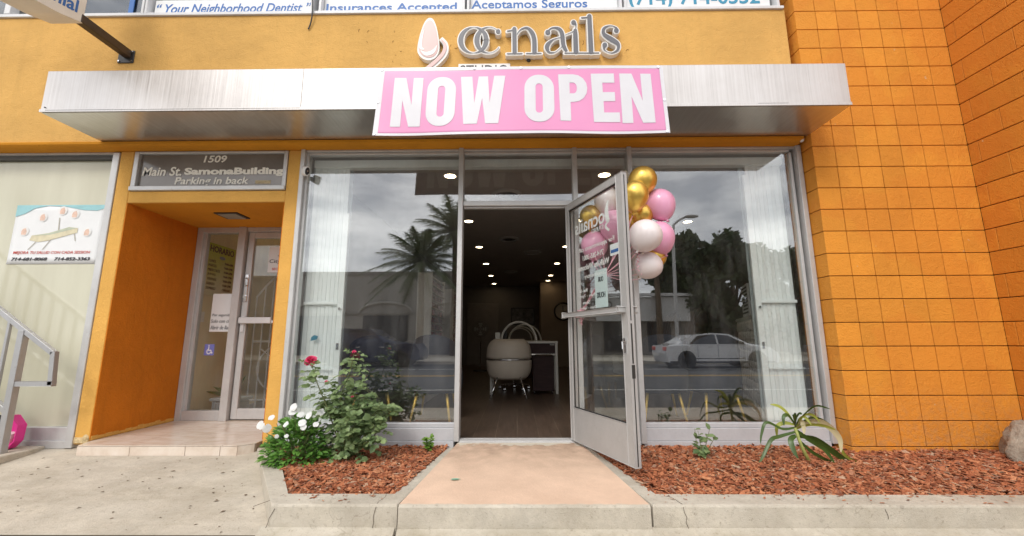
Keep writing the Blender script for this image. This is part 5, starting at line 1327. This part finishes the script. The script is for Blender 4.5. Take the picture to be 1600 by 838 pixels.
# nail desk
ND = thing('nail_desk', 'white framed manicure desk with dark drawer panel and cabinet', 'desk', (.12, 3.3, 0))
b = MB(); b.box(-.43, .67, 3.06, 3.55, .80, .835, .004); b.build('desk_top', 'rack', ND)
b = MB(); b.box(-.40, .63, 3.08, 3.10, .63, .80, .003); b.build('drawer_panel', 'darkwood', ND)
b = MB(); b.box(-.40, .63, 3.065, 3.078, .615, .635, .002); b.box(.54, .61, 3.06, 3.078, .77, .785, .002); b.build('chrome_trim', 'chrome', ND)
for x in (-.415, .645):
    for y in (3.08, 3.52): b = MB(); b.box(x-.02, x+.02, y-.02, y+.02, 0, .80, .003); b.build('leg', 'rack', ND)
DCb = thing('drawer_cabinet', 'dark rolling drawer cabinet under the manicure desk', 'cabinet', (.45, 3.25, 0))
b = MB(); b.box(.255, .60, 3.07, 3.45, .05, .60, .005); b.build('body', 'darkwood', DCb)
b = MB(); b.tube([(.30, 3.065, .60), (.30, 3.02, .62), (.56, 3.02, .62), (.56, 3.065, .60)], .008, 6); b.build('handle', 'chrome', DCb)
for x in (.28, .57):
    b = MB(); b.tube([(x-.012, 3.12, .027), (x+.012, 3.12, .027)], .026, 10); b.build('caster', 'black', DCb)
def arch(label, x0, x1, y, h, w):
    b = MB(); b.tube([((x0+x1)/2-(x1-x0)/2*math.cos(a), y, .836+h*math.sin(a)) for a in [PI*i/20 for i in range(21)]], w, 8)
    tag(b.build('arch_lamp', 'rack', loc=((x0+x1)/2, y, .836), smooth=True), label, 'lamp', 'white arch lamps on the nail desks')
arch('large white arch lamp standing on the front manicure desk', -.26, .33, 3.25, .32, .018)
arch('white arch lamp on the second desk just behind the front one', -.16, .50, 4.9, .33, .016)
arch('white arch lamp on the third desk', -.20, .44, 6.4, .33, .015)
arch('farthest white arch lamp on the rear desk', -.22, .42, 7.9, .33, .015)
for k, (y, lab) in enumerate(((4.9, 'second manicure desk behind the front one'), (6.4, 'third manicure desk in the row'), (7.9, 'rear manicure desk in the row'))):
    t = thing('nail_desk', lab, 'desk', (.1, y, 0), 'manicure desks in a row')
    b = MB(); b.box(-.45, .68, y-.2, y+.25, .795, .835, .004); b.build('desk_top', 'rack', t)
    b = MB(); b.box(-.40, .63, y-.18, y-.16, .1, .79); b.build('panel', 'darkwood', t)
PB = thing('polish_bottles', 'dark bottle and pale card holder on the front manicure desk', 'bottles', (-.2, 3.2, .836))
b = MB(); b.tube([(-.19, 3.3, .836), (-.19, 3.3, .97)], .04, 12); b.tube([(-.19, 3.3, .97), (-.19, 3.3, 1.02)], .02, 10); b.build('bottle', 'black', PB)
b = MB(); b.box(-.36, -.28, 3.2, 3.24, .836, .98, .004); b.build('card_holder', 'rack', PB)
# taupe guest chair with two shell halves
GC = thing('guest_chair', 'taupe round back chair with chrome band and legs at the manicure desk', 'chair', (-.125, 2.75, 0))
def shell(mb, z0, z1, flip):
    g = []
    for i in range(29):
        a = -PI*.62+PI*1.24*i/28; row = []
        for j in range(9):
            h = j/8; z = z0+(z1-z0)*h
            zz_ = (z-.56)/.30; bul = max(.05, 1-abs(zz_)**3.2)**.5
            row.append(mb.bm.verts.new((-.125+math.sin(a)*.335*(.55+.45*bul), 2.85-math.cos(a)*.27*(.6+.4*bul), z)))
        g.append(row)
    for a_, c_ in zip(g, g[1:]):
        for j in range(8): mb.bm.faces.new((a_[j], c_[j], c_[j+1], a_[j+1]))
for nm, z0, z1 in (('backrest', .575, .858), ('seat_shell', .27, .545)):
    b = MB(); shell(b, z0, z1, 0); o = b.build(nm, 'beigechair', GC, smooth=True); md = o.modifiers.new('thickness', 'SOLIDIFY'); md.thickness = .04; md.offset = 0
b = MB(); b.tube([(-.125+math.sin(a)*.325, 2.85-math.cos(a)*.26, .56) for a in [-PI*.6+PI*1.2*i/24 for i in range(25)]], .014, 6); b.build('chrome_band', 'chrome', GC, smooth=True)
b = MB(); b.lathe([(0, .30), (.25, .31), (.28, .36), (.27, .42), (0, .45)], (-.125, 2.86, 0), 24); b.build('seat', 'beigechair', GC, smooth=True)
for sx in (-1, 1):
    for sy in (-1, 1): b = MB(); b.tube([(-.125+sx*.17, 2.8+sy*.14, .31), (-.125+sx*.27, 2.79+sy*.28, 0)], [.016, .011], 8); b.build('leg', 'chrome', GC, smooth=True)
WC = thing('swivel_chair', 'black swivel chair on chrome star base behind the taupe chair', 'chair', (-.05, 3.75, 0))
b = MB()
for k in range(5):
    a = k*2*PI/5+.3; b.tube([(-.05, 3.75, .10), (-.05+.27*math.cos(a), 3.75+.27*math.sin(a), .06)], [.018, .012], 6); b.tube([(-.07+.27*math.cos(a), 3.75+.27*math.sin(a), .028), (-.03+.27*math.cos(a), 3.75+.27*math.sin(a), .028)], .027, 10)
b.tube([(-.05, 3.75, .10), (-.05, 3.75, .45)], .022, 8); b.build('star_base', 'chrome', WC)
b = MB(); b.lathe([(0, .44), (.2, .44), (.23, .48), (.2, .53), (0, .54)], (-.05, 3.75, 0), 20); b.build('seat', 'black', WC)
# polish racks
for k, (y0, y1, lab) in enumerate(((2.05, 3.1, 'white nail polish rack with many bottles nearest the left window'), (4.1, 5.2, 'second white nail polish rack deeper in the salon'))):
    t = thing('polish_rack', lab, 'polish rack', (-1.3, y0, 0))
    b = MB(); b.box(-1.42, -1.27, y0, y1, 0, 1.82, .004); b.build('cabinet', 'rack', t)
    b = MB()
    for j in range(14): b.box(-1.27, -1.205, y0, y1, .35+j*.108, .358+j*.108)
    b.box(-1.268, -1.205, y0-.003, y0+.02, .3, 1.82); b.box(-1.268, -1.205, y1-.02, y1+.003, .3, 1.82); b.build('shelf', 'rack', t)
    b = MB(); rb = random.Random(k)
    for j in range(13):
        for i in range(20): b.box(-1.262, -1.225, y0+.04+i*.048, y0+.072+i*.048, .36+j*.108, .36+j*.108+rb.uniform(.06, .08))
    bm2 = NB('polish_colours'); bm2.color(bm2.ramp(bm2.rnd, [(0, (.10, .02, .04)), (.3, (.35, .06, .10)), (.5, (.30, .18, .16)), (.7, (.05, .04, .06)), (.85, (.40, .22, .24)), (1, (.16, .06, .12))])); bm2.set(Roughness=.2)
    b.build('bottles', bm2.m, t)['kind'] = 'stuff'
# reception counter, pedicure chairs, clock, picture, price list, fan
RC = thing('reception_counter', 'white tufted reception counter behind the right window', 'counter', (2.9, 1.4, 0))
b = MB(); P = [(3.11, 2.1), (2.60, .72), (3.2, .60), (3.75, 2.0)]
b.prism([(x, y, 0) for x, y in P], (0, 0, 1.10), .006); b.build('body', 'tuft', RC)
b = MB(); b.prism([(x+(-.02 if x < 3.15 else .02), y, 1.10) for x, y in P], (0, 0, .035), .004); b.build('counter_top', 'rack', RC)
b = MB(); A_ = Vector((2.60, .72, 0)); dv = Vector((.51, 1.38, 0)); ln = dv.length; dv.normalize(); nv = Vector((-dv.y, dv.x, 0))
for j in range(9):
    for i in range(9):
        u = .08+i*(ln-.16)/8+(.08 if j % 2 else 0); z = .10+j*.115
        if u > ln-.05: continue
        c = A_+dv*u+nv*.004+Vector((0, 0, z)); m = Matrix((dv, nv, Vector((0, 0, 1)))).transposed().to_4x4()
        b.ball(c, .085, .02, .058, 10, 6, m @ Matrix.Rotation(PI/4, 4, 'Y'))
b.build('tufting', 'tuft', RC, smooth=True)
PL = thing('price_board', 'small white price board standing on the tufted counter', 'sign', (2.95, 1.6, 1.137))
b = MB(); m = Matrix((dv, nv, Vector((0, 0, 1)))).transposed().to_4x4(); m.translation = A_+dv*.95+Vector((.06, 0, 1.138))
b.box(-.25, .25, -.012, .012, 0, .42, .003, m); b.build('board', 'paper', PL)
b = MB(); 
for j in range(8): b.box(-.21, .21-.05*(j % 3), .0125, .014, .05+j*.045, .072+j*.045, 0, m)
b.build('price_line', 'black_txt', PL)
for k, (y, lab) in enumerate(((4.3, 'brown pedicure chair nearest the window along the right wall'), (5.6, 'second brown pedicure chair along the right wall'), (6.9, 'farthest brown pedicure chair along the right wall'))):
    t = thing('pedicure_chair', lab, 'pedicure chair', (3.05, y, 0), 'pedicure chairs along the right wall')
    b = MB(); b.box(2.5, 3.6, y-.38, y+.38, .0, .48, .03); b.build('base', 'rack', t)
    b = MB(); b.box(2.7, 3.35, y-.3, y+.3, .48, .64, .05); b.build('seat', 'brownseat', t, smooth=False)
    b = MB(); m = Matrix.Translation((3.35, y, .6)) @ Matrix.Rotation(.22, 4, 'Y')
    for j in range(4): b.ball(m @ Vector((0, -.24+.16*j, .42)), .12, .10, .50-.05*abs(j-1.5), 14, 10, m)
    b.build('backrest', 'brownseat', t, smooth=True)
    for s_ in (-1, 1): b = MB(); b.box(2.75, 3.3, y+s_*.37-.05, y+s_*.37+.05, .6, .76, .03); b.build('armrest', 'black', t)
WCk = thing('wall_clock', 'round dark rimmed wall clock on the brown partition', 'clock', (1.52, 9.69, 1.75))
b = MB(); mt_ = Matrix.Rotation(PI/2, 4, 'X'); b.lathe([(.27, 0), (.30, .02), (.27, .05), (.25, .02)], (1.50, 9.695, 1.75), 30, mt_, cap=False); b.build('rim', 'black', WCk)
b = MB(); b.lathe([(0, .01), (.26, .01), (.26, .0), (0, .0)], (1.50, 9.695, 1.75), 30, mt_); b.build('dial', 'beigechair', WCk)
b = MB(); b.box(1.49, 1.51, 9.675, 9.68, 1.75, 1.93); b.box(1.5, 1.62, 9.675, 9.68, 1.742, 1.757); b.build('hands', 'black', WCk)
PCt = thing('wall_picture', 'dark framed picture on the back wall above the desks', 'picture', (.2, 10.65, 1.5))
b = MB(); b.box(-.2, .62, 10.64, 10.69, 1.35, 1.95, .006); b.build('frame', 'black', PCt)
b = MB(); b.box(-.16, .58, 10.635, 10.64, 1.39, 1.91); b.build('print', simple('dark_print', (.10, .09, .085), .5, amp=.8, sc=7), PCt)
FN = thing('standing_fan', 'dark pedestal fan standing at the left of the salon', 'fan', (-1.02, 8, 0))
b = MB(); b.lathe([(0, 0), (.2, 0), (.19, .03), (0, .04)], (-1.02, 8, 0), 20); b.build('base', 'black', FN)
b = MB(); b.tube([(-1.02, 8, .03), (-1.02, 8, 1.1)], .018, 8); b.build('pole', 'chrome', FN)
b = MB()
for r_ in (.06, .12, .18, .22): b.tube([(-1.02+r_*math.cos(a), 7.94, 1.15+r_*math.sin(a)) for a in [2*PI*i/20 for i in range(21)]], .005, 5)
b.build('cage', 'black', FN)
b = MB()
for k in range(4):
    a = k*PI/2; b.prism([(-1.02+.03*math.cos(a+q)+.0, 7.97, 1.15+.03*math.sin(a+q)) if e_ == 0 else (-1.02+.19*math.cos(a+q), 7.97, 1.15+.19*math.sin(a+q)) for q, e_ in ((-.3, 0), (-.35, 1), (.35, 1), (.3, 0))], (0, .006, 0))
b.build('blade', 'vent', FN)
# vestibule planter and iron gate
VP = thing('planter_tub', 'grey ribbed plastic planter with a few green leaves behind the sidelight', 'planter', (-3.40, 1.25, 0))
b = MB(); b.box(-3.55, -3.23, 1.14, 1.36, .0, .17, .02); b.box(-3.57, -3.21, 1.12, 1.38, .17, .205, .008)
for i in range(9): b.box(-3.535+i*.034, -3.52+i*.034, 1.13, 1.14, .02, .165, .003)
b.build('tub', simple('tub_grey', (.42, .45, .46), .5, amp=.06), VP)
b = MB()
for (dx, dz) in ((-.28, .08), (-.2, .12), (.06, .30), (-.12, .06), (.10, .22)):
    b.leaf(Vector((-3.36, 1.25, .20)), Vector((dx, -.05, dz)), Vector((0, -.8, .5)), math.hypot(dx, dz)+.05, .05, .2, .15, .5)
b.build('foliage', 'dracleaf', VP, recalc=False)
IG = thing('iron_gate', 'pale arched wrought iron gate inside the vestibule', 'iron gate', (-3.1, 1.75, 0))
b = MB(); y = 1.75; xa, xb = -3.52, -2.75
for i in range(8):
    x = xa+(xb-xa)*i/7; zt = 1.45+.33*math.sin(PI*i/7); b.tube([(x, y, 0), (x, y, zt)], .011, 6)
b.build('bar', 'white', IG)
b = MB(); b.tube([(xa+(xb-xa)*i/14, y, 1.45+.33*math.sin(PI*i/14)) for i in range(15)], .015, 6); b.tube([(xa, y, .1), (xb, y, .1)], .014, 6); b.tube([(xa, y, .85), (xb, y, .85)], .014, 6); b.build('arch_rail', 'white', IG)
b = MB(); b.tube([(-3.13+.3*math.cos(a), y, .5+.3*math.sin(a)) for a in [2*PI*i/24 for i in range(25)]], .012, 6); b.tube([(-3.4, y, .75), (-3.1, y, .55), (-2.8, y, .68)], .01, 6); b.build('scroll', 'white', IG)
b = MB(); b.box(-3.690, -3.683, .99, 1.05, 1.08, 1.2, .002); tag(b.build('light_switch', 'white', loc=(-3.69, 1.02, 1.14)), 'white wall switch on the beige vestibule wall', 'switch')

# ================================================================== ACROSS THE ROAD (seen mirrored in the glass)
def sedan(label, x0, y, color, L_=4.65, Hh=1.42, suv=False):
    """side view profile runs along +x, nose at +x"""
    t = thing('parked_car', label, 'car', (x0+L_/2, y, -.35), 'cars across the road'); z0 = -.35
    roof = [(.0, .62), (.05, .92), (.55, 1.02), (1.25, 1.38), (2.0, 1.45), (2.7, 1.40), (3.45, 1.02), (4.3, .88), (4.6, .66), (4.65, .42), (4.6, .25), (.1, .25)]
    if suv: roof = [(.0, .7), (.05, 1.1), (.25, 1.6), (.8, 1.72), (2.3, 1.70), (3.1, 1.2), (4.4, 1.02), (4.62, .75), (4.65, .4), (4.6, .28), (.1, .28)]
    b = MB(); rows = []
    for (w, k) in ((-.90, .0), (-.80, 1), (.80, 1), (.90, 0)):
        rows.append([b.bm.verts.new((x0+px*L_/4.65, y+w, z0+(pz if k else min(pz, .95 if not suv else 1.05)*.99))) for px, pz in roof])
    n = len(roof)
    for a_, c_ in zip(rows, rows[1:]):
        for i in range(n): b.bm.faces.new((a_[i], a_[(i+1) % n], c_[(i+1) % n], c_[i]))
    b.bm.faces.new(rows[0]); b.bm.faces.new(list(reversed(rows[-1])))
    b.build('body', color, t)
    wins = [[(.98, 1.0), (1.36, 1.33), (1.95, 1.385), (2.08, 1.385), (2.12, 1.0)], [(2.20, 1.0), (2.16, 1.385), (2.62, 1.345), (3.30, 1.0)]]
    if suv: wins = [[(.35, 1.12), (.5, 1.55), (1.3, 1.64), (1.35, 1.12)], [(1.43, 1.12), (1.4, 1.64), (2.2, 1.62), (2.9, 1.2), (2.92, 1.12)]]
    for s_ in (-1, 1):
        for win in wins: b = MB(); b.prism([(x0+px*L_/4.65, y+s_*(.905 if pz < 1.05 else .815), z0+pz) for px, pz in win], (0, s_*.012, 0)); b.build('side_window', 'blackp', t)
        b = MB(); b.box(x0+.15, x0+L_-.2, y+s_*.9-.012, y+s_*.9+.012, z0+.22, z0+.31, .01); b.box(x0+1.2, x0+3.2, y+s_*.9-.004, y+s_*.9+.004, z0+.40, z0+.43); b.build('sill', 'blackp', t)
        b = MB(); b.box(x0+3.05, x0+3.22, y+s_*.92-.06, y+s_*.92+.06, z0+1.0, z0+1.1, .02); b.build('wing_mirror', 'blackp', t)
        for hx in (1.75, 2.85): b = MB(); b.box(x0+hx, x0+hx+.18, y+s_*.905-.01, y+s_*.905+.01, z0+.86, z0+.885, .004); b.build('door_handle', 'chrome', t)
        for lx in (1.32, 2.16, 3.22): b = MB(); b.box(x0+lx, x0+lx+.012, y+s_*.9-.004, y+s_*.9+.004, z0+.34, z0+.97); b.build('door_gap', 'blackp', t)
    for wx in (.85, 3.75):
        for s_ in (-1, 1):
            b = MB(); cy = y+s_*.84; b.lathe([(0, -.075), (.385, -.075), (.385, .075), (0, .075)], (x0+wx, cy, z0+.35), 24, Matrix.Rotation(PI/2, 4, 'X')); b.lathe([(.20, -.1), (.32, -.11), (.335, -.06), (.335, .06), (.32, .11), (.20, .1)], (x0+wx, cy, z0+.335), 24, Matrix.Rotation(PI/2, 4, 'X')); w_ = b.build('wheel', 'blackp', t)
            b = MB(); b.lathe([(0, -.08), (.2, -.09), (.2, .09), (0, .08)], (x0+wx, cy, z0+.335), 12, Matrix.Rotation(PI/2, 4, 'X')); b.build('rim', 'chrome', w_)
    b = MB(); b.box(x0+.0, x0+.3, y-.88, y-.5, z0+.72, z0+.88, .01); b.box(x0+.0, x0+.3, y+.5, y+.89, z0+.72, z0+.88, .01); b.build('tail_light', 'red_txt', t)
    return t
MT['carwhite'] = simple('car_white', (.75, .76, .78), .2, amp=0, coat=1); MT['carblue'] = simple('car_blue', (.008, .016, .06), .3, amp=0, coat=1)
sedan('white sedan stopped across the road, mirrored in right window', 6.15, -14.6, 'carwhite')
sedan('dark blue car parked across the road, mirrored in the left window', -9.0, -16.0, 'carblue', suv=True)
# buildings
LB_ = thing('beige_building', 'long beige one storey building with arches across the road', 'building', (-9, -27, -.2))
b = MB(); b.box(-26, -1.0, -34, -26, -.3, 5.7, .03); b.build('wall', simple('beige_render', (.44, .42, .40), .9, amp=.06), LB_)
b = MB(); b.box(-26, -1.0, -25.99, -25.9, 5.5, 5.75, .02); b.box(-26, -1.0, -25.99, -25.9, 2.6, 2.75, .02); b.build('cornice', simple('cornice_paint', (.36, .34, .32), .9), LB_)
for x in (-19, -14.2, -9.4, -4.6):
    b = MB(); b.tube([(x-1.9*math.cos(a), -25.9, 2.75+.75*math.sin(a)) for a in [PI*i/14 for i in range(15)]], .09, 6); ar = b.build('arch_trim', simple('arch_paint', (.55, .53, .50), .9, amp=0), LB_)
    b = MB(); b.box(x-1.6, x+1.6, -25.99, -25.93, -.2, 2.55); b.build('arch_opening', simple('shade_opening', (.10, .10, .11), .6, amp=.3), LB_)
SB = thing('sign_fascia_shop', 'low shop with long white fascia sign across the road', 'shop', (9, -24, -.2))
b = MB(); b.box(1.5, 12.3, -32, -25.2, -.3, 3.75, .03); b.build('wall', simple('shop_wall_dark', (.22, .20, .18), .9), SB)
b = MB(); b.box(1.5, 11.9, -25.19, -24.9, 2.05, 3.7, .02); b.build('fascia', simple('fascia_white', (.62, .62, .62), .6, amp=.05), SB)
b = MB(); b.box(1.5, 12.2, -25.0, -24.5, 3.75, 3.95, .02); b.build('roof_edge', 'alu_white', SB)
ffr = lambda x, z, h: Vector((x, -24.89+h, z))
join_text([('CENTER', 6.6, 4.6, 2.95, 3.45, dict(bold=.02)), ('NO', 4.0, 3.3, 2.95, 3.45, dict(bold=.02))], 'lettering', 'black_txt', SB, ffr)
for x, w_ in ((3, 1.6), (6, 1.6), (9, 1.6)):
    b = MB(); b.box(x, x+w_, -25.19, -25.15, 0, 2.0); b.build('shop_opening', 'blackp', SB)
# street lamp
SL = thing('street_lamp', 'tall curved street lamp across the road, mirrored in right window', 'street lamp', (8, -15.2, -.2))
b = MB(); b.tube(catmull([(7.95, -17.2, -.2), (8.05, -17.2, 3.5), (8.15, -17.2, 6.3), (8.35, -17.2, 6.85), (8.9, -17.2, 7.15)], 6), [.10-.002*i for i in range(25)], 10); b.build('pole', 'alu', SL, smooth=True)
b = MB(); b.ball((9.15, -17.2, 7.15), .38, .14, .09, 14, 8); b.build('lamp_head', 'vent', SL, smooth=True)
# palms
def palm(x, y, h, label, n=30, fl=2.9):
    t = thing('palm_tree', label, 'palm tree', (x, y, -.2), 'trees across the road'); top = Vector((x, y, h))
    b = MB(); b.tube([(x, y, -.2), (x+.05, y, h*.5), (x, y, h)], [.24, .19, .17], 10); b.build('trunk', 'bark', t, smooth=True)
    lf = MB(); r_ = random.Random(int(x*10))
    for i in range(n):
        a = i*2.399; e = 1.4-1.9*(i/n); d = Vector((math.cos(a)*math.cos(e), math.sin(a)*math.cos(e), math.sin(e))); L_ = fl*r_.uniform(.85, 1.1); prev = None
        for k in range(15):
            s_ = k/14; p = top + d*L_*s_ + Vector((0, 0, -.85*s_*s_*L_*.45))
            if prev is not None:
                tdir = (p-prev).normalized(); sd = tdir.cross(Vector((0, 0, 1))).normalized(); lf.tube([prev, p], .018*(1.1-s_), 4, False)
                for q in range(4):
                    pq = prev.lerp(p, q*.25)
                    for sg in (-1, 1):
                        ll = .80*r_.uniform(.8, 1.1)*math.sin(PI*min(1, s_*.9+.12))**.6; dd = (tdir*.75+sd*sg+Vector((0, 0, -.25-.5*r_.random()))).normalized()
                        e_ = pq+dd*ll; wv = tdir*.03
                        lf.bm.faces.new([lf.bm.verts.new(v) for v in (pq-wv, pq+wv, e_)])
            prev = p
    lf.build('crown', 'palmleaf', t, recalc=False)
palm(-6.0, -22.0, 5.7, 'feathery palm nearest the beige building, mirrored in left window', 44, 3.9)
palm(-4.3, -24.5, 8.3, 'taller feathery palm behind the other palm, mirrored near door', 44, 4.0)
palm(9.6, -24.5, 6.4, 'small palm at the left edge of the dark trees across the road', 22, 2.0)
def tree(x, y, h, r, label, seed, n=7000, ls=.24):
    t = thing('broadleaf_tree', label, 'tree', (x, y, -.2), 'trees across the road'); r_ = random.Random(seed)
    b = MB(); b.tube([(x, y, -.2), (x+.1, y, h*.3), (x-.1, y, h*.6)], [.3, .22, .12], 10)
    cl = []
    for i in range(38):
        a = r_.uniform(0, 2*PI); e = r_.uniform(-1.2, 1.3); q = r_.uniform(.45, 1)
        c = Vector((x+r*q*math.cos(a)*math.cos(e), y+r*q*math.sin(a)*math.cos(e), h*.52+h*.44*q*math.sin(e))); cl.append(c)
        if i % 3 == 0: b.tube([(x, y, h*.35), tuple(c)], [.09, .03], 6)
    b.build('trunk', 'bark', t, smooth=True)
    lf = MB()
    for i in range(n):
        c = r_.choice(cl); d = Vector((r_.gauss(0, 1), r_.gauss(0, 1), r_.gauss(0, .8))).normalized()*r*.34*r_.random()**.4
        p = c+d; s_ = ls*r_.uniform(.6, 1.3); q = Vector((r_.gauss(0, 1), r_.gauss(0, 1), r_.gauss(0, 1))); q.normalize(); w_ = q.orthogonal().normalized()
        lf.bm.faces.new([lf.bm.verts.new(p+v) for v in (q*s_, w_*s_*.5, -q*s_, -w_*s_*.5)])
    lf.build('crown', 'treeleaf', t, recalc=False)
tree(12.2, -26.5, 8.6, 2.6, 'dark dense tree left of the pair, mirrored in right window', 1)
tree(15.6, -26, 8.4, 2.7, 'dark dense tree right of the pair, mirrored in right window', 2)
tree(18.8, -25, 7.6, 2.6, 'dark dense tree farthest along the far sidewalk', 3)
tree(13.8, -28.5, 7.0, 3.0, 'dark low tree filling the gap behind the pair', 4)
b = MB(); b.box(12.4, 30, -29.6, -29.4, -.2, 2.4, .02); tag(b.build('boundary_wall', simple('grey_boundary', (.20, .19, .18), .9, amp=.2), loc=(20, -29.5, -.2)), 'dark boundary wall behind the trees across the road', 'wall')
